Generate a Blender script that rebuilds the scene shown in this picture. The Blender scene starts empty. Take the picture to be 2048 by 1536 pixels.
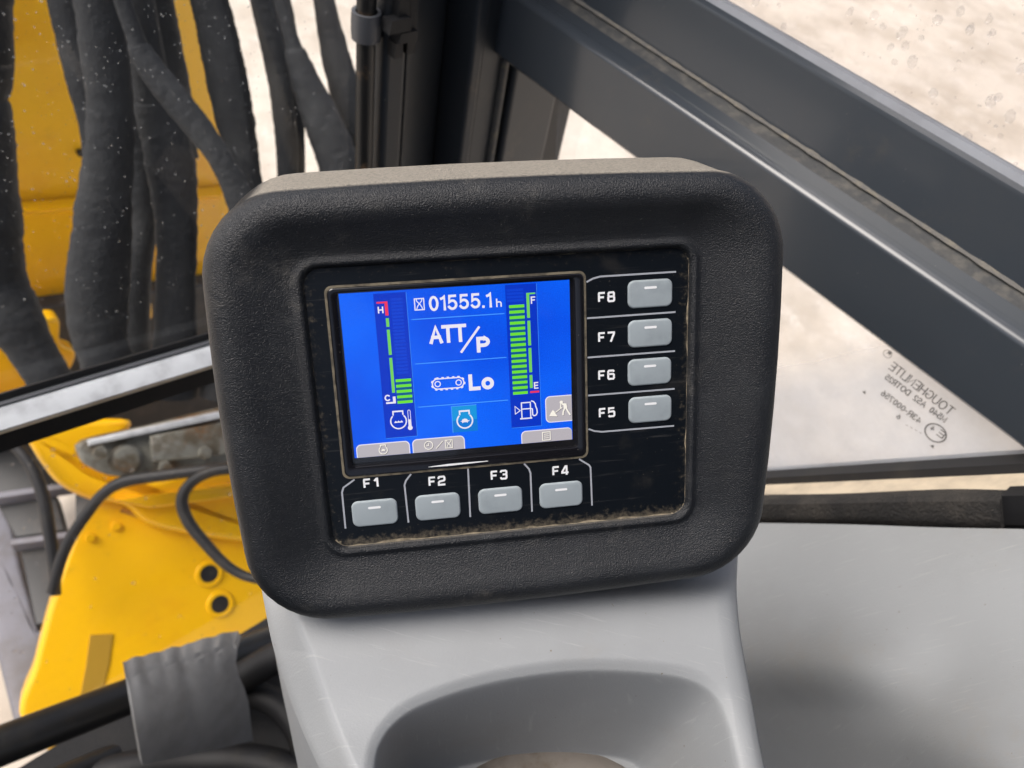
import bpy, bmesh, math, random
from mathutils import Vector, Matrix, noise
from mathutils.geometry import tessellate_polygon
random.seed(7)
S = bpy.context.scene
COL = S.collection

# ------------------------------------------------------------------ camera
FPX, CX, CY = 1538.0, 1024.0, 768.0          # focal length and centre, in photograph pixels
CAMH = 2.0                                   # eye height above the ground, metres
NAD = Vector((-324, 1332, 1538)).normalized()      # straight down, in camera axes (right, down, forward)
ZW = -NAD
YW = (Vector((0, 0, 1)) - ZW * ZW.z).normalized()
XW = YW.cross(ZW)
C2W = Matrix((XW, YW, ZW))                   # camera axes -> world
CAM = Vector((0, 0, CAMH))
cd = bpy.data.cameras.new('camera')
cam = bpy.data.objects.new('camera', cd)
COL.objects.link(cam)
rot = Matrix((C2W @ Vector((1, 0, 0)), C2W @ Vector((0, -1, 0)), C2W @ Vector((0, 0, -1)))).transposed()
cam.matrix_world = Matrix.Translation(CAM) @ rot.to_4x4()
cd.sensor_width = 36.0
cd.lens = FPX / 2048 * 36.0
cd.clip_start, cd.clip_end = 0.01, 500
cd.dof.use_dof = True
cd.dof.focus_distance = 0.285
cd.dof.aperture_fstop = 15
S.camera = cam

# ------------------------------------------------------------------ daylight
SUN_EL, SUN_AZ = math.radians(60), math.radians(-102)     # azimuth from +Y towards +X
w = bpy.data.worlds.new('World')
S.world = w
w.use_nodes = True
nt = w.node_tree
sky = nt.nodes.new('ShaderNodeTexSky')
sky.sky_type = 'NISHITA'
sky.sun_disc = False
sky.sun_elevation = SUN_EL
sky.sun_rotation = SUN_AZ
sky.dust_density = 6.0
sky.air_density = 0.8
hs = nt.nodes.new('ShaderNodeHueSaturation')
hs.inputs['Saturation'].default_value = 0.8
nt.links.new(sky.outputs[0], hs.inputs['Color'])
bg = nt.nodes['Background']
bg.inputs[1].default_value = 0.15
nt.links.new(hs.outputs[0], bg.inputs[0])
sd = bpy.data.lights.new('sun', 'SUN')
sun = bpy.data.objects.new('sun', sd)
COL.objects.link(sun)
sd.energy = 1.5
sd.angle = math.radians(38)
sd.color = (1.0, 0.97, 0.93)
sdir = Vector((math.sin(SUN_AZ) * math.cos(SUN_EL), math.cos(SUN_AZ) * math.cos(SUN_EL), math.sin(SUN_EL)))
sun.rotation_euler = sdir.to_track_quat('Z', 'Y').to_euler()
S.view_settings.view_transform = 'Standard'
S.view_settings.look = 'None'
S.view_settings.exposure = 0.36
S.view_settings.gamma = 1.0

# ------------------------------------------------------------------ geometry helpers
def rc(x, y):
    return Vector(((x - CX) / FPX, (y - CY) / FPX, 1.0))
def ray(x, y):
    return C2W @ rc(x, y)
def at(x, y, z):
    """point seen at photograph pixel x, y at depth z"""
    return CAM + ray(x, y) * z
FWD = (C2W @ Vector((-2265, -2327, 1538))).normalized()     # the cab's forward
FWD = Vector((FWD.x, FWD.y, 0)).normalized()
LAT = Vector((FWD.y, -FWD.x, 0))                            # the cab's right
UP = Vector((0, 0, 1))
def onp(x, y, n, d):
    """pixel ray met with the plane n.(p - CAM) = d"""
    r = ray(x, y)
    return CAM + r * (d / r.dot(n))
FRONT, SIDE = 0.4925, 0.447                                 # the front and right-hand planes of the cab
def onf(x, y, f=FRONT):
    return onp(x, y, FWD, f)
def ons(x, y, l=SIDE):
    return onp(x, y, LAT, l)

def top_of(o):
    while o.parent:
        o = o.parent
    return o
def tag(o, label=None, cat=None, group=None, kind=None):
    if label: o['label'] = label
    if cat: o['category'] = cat
    if group: o['group'] = group
    if kind: o['kind'] = kind
    return o
def thing(name, label, cat, loc=None, group=None, matrix=None):
    o = bpy.data.objects.new(name, None)
    o.empty_display_size = 0.02
    COL.objects.link(o)
    o.matrix_world = matrix if matrix is not None else Matrix.Translation(loc if loc is not None else Vector((0, 0, 0)))
    return tag(o, label, cat, group)

class MB:
    """collects faces in world coordinates and links them as one mesh object"""
    def __init__(self):
        self.v, self.f = [], []
    def add(self, vs, fs):
        b = len(self.v)
        self.v += [Vector(p) for p in vs]
        self.f += [[i + b for i in f] for f in fs]
        return self
    def grid(self, rows, closed=False, caps=False):
        n = len(rows[0])
        vs = [p for r in rows for p in r]
        fs = []
        for i in range(len(rows) - 1):
            for j in range(n if closed else n - 1):
                k = (j + 1) % n
                fs.append([i * n + j, i * n + k, (i + 1) * n + k, (i + 1) * n + j])
        if caps:
            fs.append(list(range(n))[::-1])
            fs.append([(len(rows) - 1) * n + j for j in range(n)])
        return self.add(vs, fs)
    def hexa(self, a, b):
        """solid between two four-cornered faces"""
        return self.grid([a, b], closed=True, caps=True)
    def build(self, name, mat, parent=None, smooth=None, matrix=None, loc=None):
        if parent is not None:
            M = top_of(parent).matrix_world
        elif loc is not None:
            M = Matrix.Translation(loc)
        else:
            M = Matrix.Identity(4)
        Mi = M.inverted()
        me = bpy.data.meshes.new(name)
        me.from_pydata([Mi @ p for p in self.v], [], self.f)
        bm = bmesh.new()
        bm.from_mesh(me)
        bmesh.ops.recalc_face_normals(bm, faces=bm.faces)
        if smooth is not None:
            ang = math.radians(smooth)
            for fc in bm.faces: fc.smooth = True
            for e in bm.edges:
                if len(e.link_faces) == 2 and e.calc_face_angle(0) > ang: e.smooth = False
        bm.to_mesh(me)
        bm.free()
        me.materials.append(mat)
        o = bpy.data.objects.new(name, me)
        COL.objects.link(o)
        if parent is not None:
            o.parent = parent
        else:
            o.matrix_world = M
        return o

def catmull(pts, sub=6, closed=False):
    """smooth curve through points (any dimension, tuples)"""
    n = len(pts)
    out = []
    rng = range(n if closed else n - 1)
    for i in rng:
        g = lambda k: pts[k % n] if closed else pts[max(0, min(n - 1, k))]
        p0, p1, p2, p3 = g(i - 1), g(i), g(i + 1), g(i + 2)
        for s in range(sub):
            t = s / sub
            out.append(tuple(0.5 * (2 * b + (c - a) * t + (2 * a - 5 * b + 4 * c - d) * t * t + (3 * b - a - 3 * c + d) * t ** 3)
                             for a, b, c, d in zip(p0, p1, p2, p3)))
    if not closed: out.append(tuple(pts[-1]))
    return out

def tube(mb, pts, radii, n=14, rag=0.0, flat=1.0, seed=0, caps=True):
    """tube through world points; rag makes the outline uneven"""
    rows = []
    N = len(pts)
    ref = None
    for i, p in enumerate(pts):
        t = (pts[min(i + 1, N - 1)] - pts[max(i - 1, 0)]).normalized()
        if ref is None:
            ref = t.cross((p - CAM).normalized()).normalized()
        a = (ref - t * ref.dot(t)).normalized()
        ref = a
        b = t.cross(a)
        row = []
        for j in range(n):
            th = 2 * math.pi * j / n
            r = radii[i]
            if rag:
                r *= 1 + rag * noise.noise((math.cos(th) * 1.3 + seed * 7.1, math.sin(th) * 1.3, i * 0.22)) \
                       + rag * 0.9 * noise.noise((math.cos(th) * 2 + seed * 3.7, math.sin(th) * 2, i * 0.7))
            row.append(p + a * (math.cos(th) * r) + b * (math.sin(th) * r * flat))
        rows.append(row)
    mb.grid(rows, closed=True, caps=caps)
    return mb

def slab(mb, poly, nrm, thick, bevel=0.004, steps=3):
    """thick plate: outline of coplanar world points, its seen face looking along nrm, rounded edge"""
    nrm = nrm.normalized()
    c = sum(poly, Vector()) / len(poly)
    u = (poly[0] - c).normalized()
    v = nrm.cross(u)
    P = [((p - c).dot(u), (p - c).dot(v)) for p in poly]
    if sum(P[i][0] * P[(i + 1) % len(P)][1] - P[(i + 1) % len(P)][0] * P[i][1] for i in range(len(P))) < 0:
        P = P[::-1]
    n = len(P)
    N = []
    for i in range(n):
        a, b, d = Vector(P[i - 1]), Vector(P[i]), Vector(P[(i + 1) % n])
        e1, e2 = (b - a), (d - b)
        m = Vector((-e1.y, e1.x)).normalized() + Vector((-e2.y, e2.x)).normalized()
        if m.length < 1e-6: m = Vector((-e1.y, e1.x))
        N.append(m.normalized())
    def ring(ins, w):
        return [c + u * (P[i][0] + N[i].x * ins) + v * (P[i][1] + N[i].y * ins) + nrm * w for i in range(n)]
    rows = [ring(0, -thick)]
    for k in range(steps + 1):
        a = math.pi / 2 * k / steps
        rows.append(ring(bevel * (1 - math.cos(a)), -bevel + bevel * math.sin(a)))
    b = len(mb.v)
    mb.grid(rows, closed=True)
    for base in (0, len(rows) - 1):
        pts2 = [Vector((p[0], p[1], 0)) for p in P]
        for t in tessellate_polygon([pts2]):
            mb.f.append([b + base * n + i for i in t])
    return mb

# ------------------------------------------------------------------ materials
def mat(name, col, rough=0.5, metal=0.0, spec=0.5, bump=None, vary=None, speck=None, dust=None, coat=0.0, emit=None, scratch=None, edge=None, patch=None):
    """procedural surface. bump=(scale, strength, distance); vary=(scale, other colour, low, high);
    speck=(scale, colour, threshold); dust=(colour, low, high) settles on faces that look up; scratch=(colour, amount)"""
    m = bpy.data.materials.new(name)
    m.use_nodes = True
    t = m.node_tree
    P = t.nodes['Principled BSDF']
    L = t.links.new
    P.inputs['Roughness'].default_value = rough
    P.inputs['Metallic'].default_value = metal
    P.inputs['Specular IOR Level'].default_value = spec
    P.inputs['Coat Weight'].default_value = coat
    P.inputs['Coat Roughness'].default_value = 0.08
    tc = t.nodes.new('ShaderNodeTexCoord')
    def nz(scale, detail=4, rgh=0.6, stretch=None):
        n = t.nodes.new('ShaderNodeTexNoise')
        n.inputs['Scale'].default_value = scale
        n.inputs['Detail'].default_value = detail
        n.inputs['Roughness'].default_value = rgh
        src = tc.outputs['Object']
        if stretch:
            mp = t.nodes.new('ShaderNodeMapping')
            mp.inputs['Scale'].default_value = stretch
            mp.inputs['Rotation'].default_value = (0.4, 0.7, 0.5)
            L(src, mp.inputs['Vector'])
            src = mp.outputs['Vector']
        L(src, n.inputs['Vector'])
        return n.outputs['Fac']
    def ramp(src, lo, hi):
        r = t.nodes.new('ShaderNodeMapRange')
        r.interpolation_type = 'SMOOTHSTEP'
        r.inputs[1].default_value = lo
        r.inputs[2].default_value = hi
        L(src, r.inputs[0])
        return r.outputs[0]
    def mul(a, b):
        q = t.nodes.new('ShaderNodeMath')
        q.operation = 'MULTIPLY'
        for i, x in enumerate((a, b)):
            if isinstance(x, (int, float)): q.inputs[i].default_value = x
            else: L(x, q.inputs[i])
        return q.outputs[0]
    cur = None
    def mix(fac, c2):
        nonlocal cur
        q = t.nodes.new('ShaderNodeMix')
        q.data_type = 'RGBA'
        L(fac, q.inputs[0])
        if cur is None: q.inputs[6].default_value = (*col, 1)
        else: L(cur, q.inputs[6])
        q.inputs[7].default_value = (*c2, 1)
        cur = q.outputs[2]
    if vary: mix(ramp(nz(vary[0], 5), vary[2], vary[3]), vary[1])
    if speck: mix(ramp(nz(speck[0], 2), speck[2], speck[2] + 0.06), speck[1])
    if scratch: mix(mul(ramp(nz(14, 3, 0.6, (3, 60, 3)), 0.6, 0.75), scratch[1]), scratch[0])
    if patch: mix(mul(ramp(nz(patch[0], 6, 0.7), patch[2], patch[3]), ramp(nz(patch[0] * 14, 4, 0.7), 0.35, 0.65)), patch[1])
    if edge:            # dirt lodged along the rim of a rectangular recess: centre, half size, width, colour (object metres)
        sp = t.nodes.new('ShaderNodeSeparateXYZ')
        L(tc.outputs['Object'], sp.inputs[0])
        def near(sock, c_, h_, sign):
            a_ = t.nodes.new('ShaderNodeMath'); a_.operation = 'MULTIPLY_ADD'
            a_.inputs[1].default_value = sign; a_.inputs[2].default_value = -sign * c_ - h_
            L(sock, a_.inputs[0])
            r_ = t.nodes.new('ShaderNodeMapRange'); r_.inputs[1].default_value = -edge[4]; r_.inputs[2].default_value = 0
            L(a_.outputs[0], r_.inputs[0])
            return r_.outputs[0]
        acc = None
        for sock, c_, h_, sg, wgt in ((sp.outputs['Y'], edge[1], edge[3], -1, 0.9), (sp.outputs['X'], edge[0], edge[2], 1, 0.45), (sp.outputs['X'], edge[0], edge[2], -1, 0.45), (sp.outputs['Y'], edge[1], edge[3], 1, 0.3)):
            v_ = mul(near(sock, c_, h_, sg), wgt)
            if acc is None: acc = v_
            else:
                mx = t.nodes.new('ShaderNodeMath'); mx.operation = 'MAXIMUM'
                L(acc, mx.inputs[0]); L(v_, mx.inputs[1]); acc = mx.outputs[0]
        ad = t.nodes.new('ShaderNodeMath'); ad.operation = 'MULTIPLY_ADD'; ad.inputs[1].default_value = 0.42
        L(acc, ad.inputs[0]); L(nz(420, 6, 0.75), ad.inputs[2])
        mix(mul(ramp(ad.outputs[0], 0.62, 0.95), 0.8), edge[5])
    if dust:
        g = t.nodes.new('ShaderNodeNewGeometry')
        sp = t.nodes.new('ShaderNodeSeparateXYZ')
        if len(dust) > 3: L(tc.outputs['Normal'], sp.inputs[0])
        else: L(g.outputs['Normal'], sp.inputs[0])
        up = ramp(sp.outputs['Y' if len(dust) > 3 else 'Z'], dust[1], dust[2])
        df = mul(up, ramp(nz(900, 3), 0.05, 0.62))
        mix(df, dust[0])
        rr = t.nodes.new('ShaderNodeMapRange')
        rr.inputs[3].default_value = rough
        rr.inputs[4].default_value = 0.95
        L(df, rr.inputs[0])
        L(rr.outputs[0], P.inputs['Roughness'])
    if cur is None: P.inputs['Base Color'].default_value = (*col, 1)
    else: L(cur, P.inputs['Base Color'])
    if bump:
        b = t.nodes.new('ShaderNodeBump')
        b.inputs['Strength'].default_value = bump[1]
        b.inputs['Distance'].default_value = bump[2]
        L(nz(bump[0], 2, 0.5), b.inputs['Height'])
        L(b.outputs[0], P.inputs['Normal'])
    if emit:
        P.inputs['Emission Color'].default_value = (*emit[0], 1)
        P.inputs['Emission Strength'].default_value = emit[1]
    return m

def glass_mat(name, tint=(1, 1, 1), gloss=0.045, film=0.04, film_col=(0.6, 0.6, 0.58), film_scale=6, lo=0.45, hi=0.75, rough=0.0, zfade=None):
    """window pane: clear, with mirror reflections and an uneven film of dirt or painted reflection"""
    m = bpy.data.materials.new(name)
    m.use_nodes = True
    t = m.node_tree
    L = t.links.new
    for n in list(t.nodes):
        if n.type != 'OUTPUT_MATERIAL': t.nodes.remove(n)
    out = [n for n in t.nodes if n.type == 'OUTPUT_MATERIAL'][0]
    tr = t.nodes.new('ShaderNodeBsdfTransparent')
    tr.inputs[0].default_value = (*tint, 1)
    gl = t.nodes.new('ShaderNodeBsdfGlossy')
    gl.inputs['Roughness'].default_value = rough
    lwt = t.nodes.new('ShaderNodeLayerWeight')
    lwt.inputs[0].default_value = 0.5
    pw = t.nodes.new('ShaderNodeMath')
    pw.operation = 'POWER'
    pw.inputs[1].default_value = 5.0
    L(lwt.outputs['Facing'], pw.inputs[0])
    fm = t.nodes.new('ShaderNodeMath')
    fm.operation = 'MULTIPLY_ADD'
    fm.inputs[1].default_value = 0.9
    fm.inputs[2].default_value = gloss
    L(pw.outputs[0], fm.inputs[0])
    m1 = t.nodes.new('ShaderNodeMixShader')
    L(fm.outputs[0], m1.inputs[0])
    L(tr.outputs[0], m1.inputs[1])
    L(gl.outputs[0], m1.inputs[2])
    df = t.nodes.new('ShaderNodeBsdfDiffuse')
    df.inputs[0].default_value = (*film_col, 1)
    tl = t.nodes.new('ShaderNodeBsdfTranslucent')
    tl.inputs[0].default_value = (*film_col, 1)
    md = t.nodes.new('ShaderNodeMixShader')
    L(df.outputs[0], md.inputs[1])
    L(tl.outputs[0], md.inputs[2])
    tc = t.nodes.new('ShaderNodeTexCoord')
    nz = t.nodes.new('ShaderNodeTexNoise')
    nz.inputs['Scale'].default_value = film_scale
    nz.inputs['Detail'].default_value = 8
    nz.inputs['Roughness'].default_value = 0.65
    L(tc.outputs['Object'], nz.inputs['Vector'])
    mr = t.nodes.new('ShaderNodeMapRange')
    mr.inputs[1].default_value = lo
    mr.inputs[2].default_value = hi
    mr.inputs[3].default_value = film * 0.3
    mr.inputs[4].default_value = film
    L(nz.outputs['Fac'], mr.inputs[0])
    fac = mr.outputs[0]
    if zfade:           # trim panel's pale reflection, painted as film low on the pane
        sp = t.nodes.new('ShaderNodeVectorMath')
        sp.operation = 'DOT_PRODUCT'
        sp.inputs[1].default_value = REFL_DIR
        L(tc.outputs['Object'], sp.inputs[0])
        zr = t.nodes.new('ShaderNodeMapRange')
        zr.interpolation_type = 'SMOOTHSTEP'
        zr.inputs[1].default_value, zr.inputs[2].default_value = REFL_LO, REFL_HI
        zr.inputs[3].default_value, zr.inputs[4].default_value = 1.0, 0.08
        L(sp.outputs['Value'], zr.inputs[0])
        zm = t.nodes.new('ShaderNodeMath')
        zm.operation = 'MULTIPLY'
        L(fac, zm.inputs[0])
        L(zr.outputs[0], zm.inputs[1])
        fac = zm.outputs[0]
    m2 = t.nodes.new('ShaderNodeMixShader')
    L(fac, m2.inputs[0])
    L(m1.outputs[0], m2.inputs[1])
    L(md.outputs[0], m2.inputs[2])
    L(m2.outputs[0], out.inputs[0])
    return m

def screen_mat(name, col, strength=0.79):
    return mat(name, (0.0, 0.0, 0.0), 0.3, spec=0.2, emit=(col, strength))

def srgb(r, g, b):
    f = lambda c: (c / 255 / 12.92) if c / 255 <= 0.04045 else ((c / 255 + 0.055) / 1.055) ** 2.4
    return (f(r), f(g), f(b))

M = {}
M['bezel'] = mat('black_grained_plastic', (0.0065, 0.008, 0.0105), 0.37, spec=0.48, bump=(2300, 0.9, 0.0005),
                 vary=(30, (0.013, 0.015, 0.018), 0.5, 0.72), speck=(1500, (0.16, 0.155, 0.145), 0.69), patch=(20, (0.075, 0.071, 0.064), 0.53, 0.74), scratch=((0.08, 0.08, 0.078), 0.14),
                 dust=((0.30, 0.272, 0.225), 0.86, 0.955, 'local'))
M['overlay'] = mat('black_overlay', (0.005, 0.007, 0.010), 0.32, spec=0.18, vary=(40, (0.02, 0.02, 0.02), 0.55, 0.75),
                   speck=(900, (0.10, 0.09, 0.075), 0.71), scratch=((0.05, 0.05, 0.05), 0.4),
                   edge=(0.0182, -0.0105, 0.0665, 0.0505, 0.006, (0.13, 0.11, 0.08)))
M['lensframe'] = mat('black_gloss_plastic', (0.006, 0.006, 0.008), 0.16, speck=(1200, (0.12, 0.11, 0.10), 0.72))
M['grime'] = mat('tan_grime', (0.30, 0.25, 0.17), 0.9, vary=(150, (0.10, 0.085, 0.06), 0.4, 0.65), bump=(900, 0.5, 0.0004))
M['headliner'] = mat('grey_headliner', (0.25, 0.25, 0.25), 0.8)
M['seat'] = mat('dark_seat_cloth', (0.03, 0.031, 0.034), 0.9, vary=(40, (0.045, 0.045, 0.05), 0.4, 0.7))
M['cap'] = mat('painted_sheen_capping', (0.24, 0.255, 0.28), 0.35, vary=(20, (0.19, 0.20, 0.22), 0.4, 0.7), speck=(300, (0.25, .25, .25), .72))  # lighter grey paints the sky's reflection into the rail's top edge
M['bead'] = mat('dusty_sealer', (0.12, 0.115, 0.105), 0.8, vary=(120, (0.19, 0.17, 0.13), .45, .7), bump=(500, .5, .0005))
M['rustweld'] = mat('rusty_weld', (0.42, 0.19, 0.03), 0.8, vary=(60, (0.62, 0.32, 0.02), .45, .6), bump=(200, .5, .002))
M['seam'] = mat('dusty_seam', (0.17, 0.145, 0.10), 0.9, vary=(170, (0.07, 0.06, 0.045), 0.4, 0.62))
M['greyink'] = mat('grey_ink', (0.36, 0.38, 0.42), 0.5)
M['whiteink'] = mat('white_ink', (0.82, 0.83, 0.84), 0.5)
M['key'] = mat('grey_rubber_key', (0.31, 0.355, 0.378), 0.48, spec=0.35, vary=(90, (0.27, 0.31, 0.33), 0.45, 0.7))
M['grey_plastic'] = mat('light_grey_plastic', (0.295, 0.308, 0.315), 0.52, spec=0.35, vary=(9, (0.268, 0.278, 0.282), 0.4, 0.7),
                        speck=(420, (0.20, 0.18, 0.15), 0.73), bump=(1100, 0.35, 0.0003), scratch=((0.45, 0.45, 0.45), 0.3), patch=(11, (0.275, 0.272, 0.26), 0.52, 0.75))
M['paint_dark'] = mat('dark_grey_paint', (0.040, 0.048, 0.058), 0.20, coat=0.25, vary=(5, (0.048, 0.054, 0.061), 0.4, 0.7),
                      speck=(260, (0.12, 0.12, 0.12), 0.74), patch=(9, (0.075, 0.072, 0.066), 0.56, 0.78))
M['pillar_paint'] = mat('pillar_paint', (0.026, 0.031, 0.037), 0.42, spec=0.35, vary=(8, (0.034, 0.036, 0.038), 0.4, 0.7), speck=(260, (0.10, 0.10, 0.09), 0.74), patch=(16, (0.075, 0.066, 0.055), 0.56, 0.74))
M['ledge_dust'] = mat('dusty_ledge', (0.045, 0.047, 0.048), 0.7, vary=(110, (0.095, 0.09, 0.08), 0.42, 0.72), patch=(60, (0.10, 0.095, 0.08), 0.52, 0.72), bump=(400, 0.5, 0.001))
M['black'] = mat('black_rubber', (0.008, 0.008, 0.009), 0.6, vary=(30, (0.02, 0.018, 0.015), 0.5, 0.75))
M['foam'] = mat('black_foam', (0.018, 0.017, 0.016), 0.9, bump=(420, 0.9, 0.002), vary=(30, (0.045, 0.04, 0.034), 0.4, 0.7),
                speck=(500, (0.12, 0.11, 0.09), 0.72), dust=((0.30, 0.24, 0.16), 0.8, 1.0))
M['alu'] = mat('pale_aluminium', (0.60, 0.62, 0.63), 0.42, metal=0.1, vary=(30, (0.42, 0.43, 0.44), 0.4, 0.7))
M['tan'] = mat('dusty_tan_sill', (0.60, 0.51, 0.38), 0.85, vary=(24, (0.40, 0.34, 0.26), 0.4, 0.7), bump=(300, 0.3, 0.001))
M['yellow'] = mat('yellow_paint', (0.97, 0.53, 0.003), 0.28, coat=0.3, vary=(5, (0.90, 0.44, 0.004), 0.45, 0.7),
                  speck=(120, (0.40, 0.20, 0.02), 0.73), patch=(7, (0.45, 0.25, 0.03), 0.56, 0.78))
M['hose'] = mat('black_textile_sleeve', (0.018, 0.020, 0.023), 0.75, bump=(120, 0.5, 0.003), vary=(10, (0.034, 0.036, 0.038), 0.4, 0.7),
                speck=(160, (0.16, 0.16, 0.16), 0.72))
M['rubberhose'] = mat('hydraulic_hose_rubber', (0.010, 0.010, 0.011), 0.55, vary=(25, (0.022, 0.020, 0.018), 0.4, 0.7))
M['steel'] = mat('dirty_steel', (0.23, 0.23, 0.20), 0.45, metal=0.3, vary=(18, (0.11, 0.09, 0.06), 0.40, 0.62), patch=(13, (0.20, 0.09, 0.025), 0.5, 0.68), bump=(60, 0.3, 0.004))
M['machine'] = mat('grey_machine_paint', (0.20, 0.20, 0.23), 0.6, vary=(10, (0.14, 0.13, 0.13), 0.4, 0.7))
M['dark_machine'] = mat('dark_steel_or_backing', (0.03, 0.031, 0.032), 0.5, vary=(14, (0.06, 0.055, 0.05), 0.45, 0.7))
M['rubber_grey'] = mat('worn_grey_rubber', (0.21, 0.21, 0.207), 0.6, vary=(22, (0.16, 0.158, 0.154), 0.4, 0.7), bump=(60, 0.25, 0.003))
M['tube_paint'] = mat('black_tube_paint', (0.016, 0.016, 0.016), 0.35, vary=(14, (0.03, 0.027, 0.022), 0.5, 0.7))
M['floor'] = mat('black_floor_mat', (0.008, 0.008, 0.009), 0.75, vary=(12, (0.016, 0.015, 0.014), 0.45, 0.7), bump=(200, 0.4, 0.002))
M['dirt'] = mat('dried_mud', (0.20, 0.178, 0.155), 0.9, vary=(45, (0.12, 0.095, 0.07), 0.42, 0.65), bump=(300, 0.3, 0.0008), patch=(20, (0.12, .085, .05), .5, .7))
M['rust'] = mat('rusty_black_tube', (0.012, 0.012, 0.012), 0.45, vary=(26, (0.16, 0.10, 0.055), 0.56, 0.68))
M['clip'] = mat('grey_nylon', (0.09, 0.093, 0.10), 0.45)
M['ground'] = mat('pale_gravel', (0.70, 0.625, 0.53), 0.95, vary=(1.6, (0.52, 0.45, 0.365), 0.38, 0.66), speck=(16, (0.52, 0.46, 0.38), 0.66), bump=(9, 0.3, 0.05), patch=(5, (0.78, .72, .64), .48, .7))
M['glass'] = glass_mat('windscreen_glass', (0.97, 0.98, 0.98), gloss=.025, film=0.03, film_scale=9)
REFL_DIR, REFL_HI, REFL_LO = Vector((0, 0, 1)), .08, .03  # extent of the reflection painted on the side pane
SDl = (ons(2048, 928) - ons(1512, 958)).normalized()
REFL_DIR = LAT.cross(SDl).normalized()
if REFL_DIR.z < 0: REFL_DIR = -REFL_DIR
REFL_HI = ((ons(1540, 725) - ons(1700, 950)).dot(REFL_DIR) + (ons(1750, 680) - ons(1700, 950)).dot(REFL_DIR)) / 2
REFL_HI += .012
REFL_LO = REFL_HI - .05
M['lowglass'] = glass_mat('lower_glass', (0.98, 0.98, 0.98), gloss=.015, film=0.015, film_scale=9)
M['sideglass'] = glass_mat('side_glass', (0.96, 0.96, 0.96), gloss=0.05, film=0.8, film_col=(0.80, 0.83, 0.87), film_scale=7, lo=0.05, hi=0.6, zfade='reflection')
M['upglass'] = glass_mat('upper_side_glass', (0.95, 0.94, 0.93), film=0.34, film_col=(0.52, 0.42, 0.36), film_scale=7, lo=.5, hi=.78)
M['lens'] = glass_mat('display_lens', (1, 1, 1), film=0.022, film_scale=70, lo=.5, hi=.75, gloss=0.018)
M['drop'] = glass_mat('water_drops', (0.97, 0.97, 0.97), gloss=0.06, film=0.35, film_col=(0.75, 0.75, 0.75), film_scale=300, rough=0.1)
M['speck'] = glass_mat('dried_specks', (0.95, 0.95, 0.95), gloss=0.05, film=0.27, film_col=(0.8, 0.8, 0.78), film_scale=300, lo=.1, hi=.5)
M['etch'] = mat('etched_grey', (0.10, 0.10, 0.10), 0.8)
BLUE = srgb(0, 88, 246)
M['lcd'] = screen_mat('lcd_blue', BLUE)
t_ = M['lcd'].node_tree                      # uneven backlight
tc_ = t_.nodes.new('ShaderNodeTexCoord')
n_ = t_.nodes.new('ShaderNodeTexNoise'); n_.inputs['Scale'].default_value = 22; n_.inputs['Detail'].default_value = 2
g_ = t_.nodes.new('ShaderNodeTexNoise'); g_.inputs['Scale'].default_value = 2600; g_.inputs['Detail'].default_value = 1
a_ = t_.nodes.new('ShaderNodeMath'); a_.operation = 'MULTIPLY_ADD'; a_.inputs[1].default_value = 0.5
r_ = t_.nodes.new('ShaderNodeMapRange'); r_.inputs[1].default_value = 0.55; r_.inputs[2].default_value = 0.95
x_ = t_.nodes.new('ShaderNodeMix'); x_.data_type = 'RGBA'
x_.inputs[6].default_value = (*srgb(0, 74, 228), 1); x_.inputs[7].default_value = (*srgb(8, 104, 255), 1)
for a, b in ((tc_.outputs['Object'], n_.inputs['Vector']), (tc_.outputs['Object'], g_.inputs['Vector']), (g_.outputs['Fac'], a_.inputs[0]), (n_.outputs['Fac'], a_.inputs[2]),
             (a_.outputs[0], r_.inputs[0]), (r_.outputs[0], x_.inputs[0]), (x_.outputs[2], t_.nodes['Principled BSDF'].inputs['Emission Color'])):
    t_.links.new(a, b)
M['lcd_dark'] = screen_mat('lcd_dark_blue', srgb(0, 52, 196))
M['lcd_stripe'] = screen_mat('lcd_mid_blue', srgb(8, 66, 210))
M['lcd_line'] = screen_mat('lcd_pale_blue', srgb(70, 150, 250))
M['lcd_teal'] = screen_mat('lcd_teal', srgb(10, 120, 214))
M['lcd_teal2'] = screen_mat('lcd_bright_teal', srgb(20, 150, 222))
M['lcd_white'] = screen_mat('lcd_white', srgb(236, 232, 244))
M['lcd_grey'] = screen_mat('lcd_grey', srgb(184, 178, 184))
M['lcd_cream'] = screen_mat('lcd_cream', srgb(250, 244, 232))
M['lcd_shadow'] = screen_mat('lcd_shadow', srgb(70, 64, 76))
M['lcd_green'] = screen_mat('lcd_green', srgb(112, 226, 52))
M['lcd_green2'] = screen_mat('lcd_soft_green', srgb(116, 208, 92))
M['lcd_red'] = screen_mat('lcd_red', srgb(236, 56, 92))
M['lcd_gap'] = screen_mat('lcd_gap', srgb(6, 92, 140))

# ------------------------------------------------------------------ ground
g = MB().add([(-60, -60, 0), (60, -60, 0), (60, 60, 0), (-60, 60, 0)], [[0, 1, 2, 3]]).build('ground', M['ground'])
tag(g, kind='structure')

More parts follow.
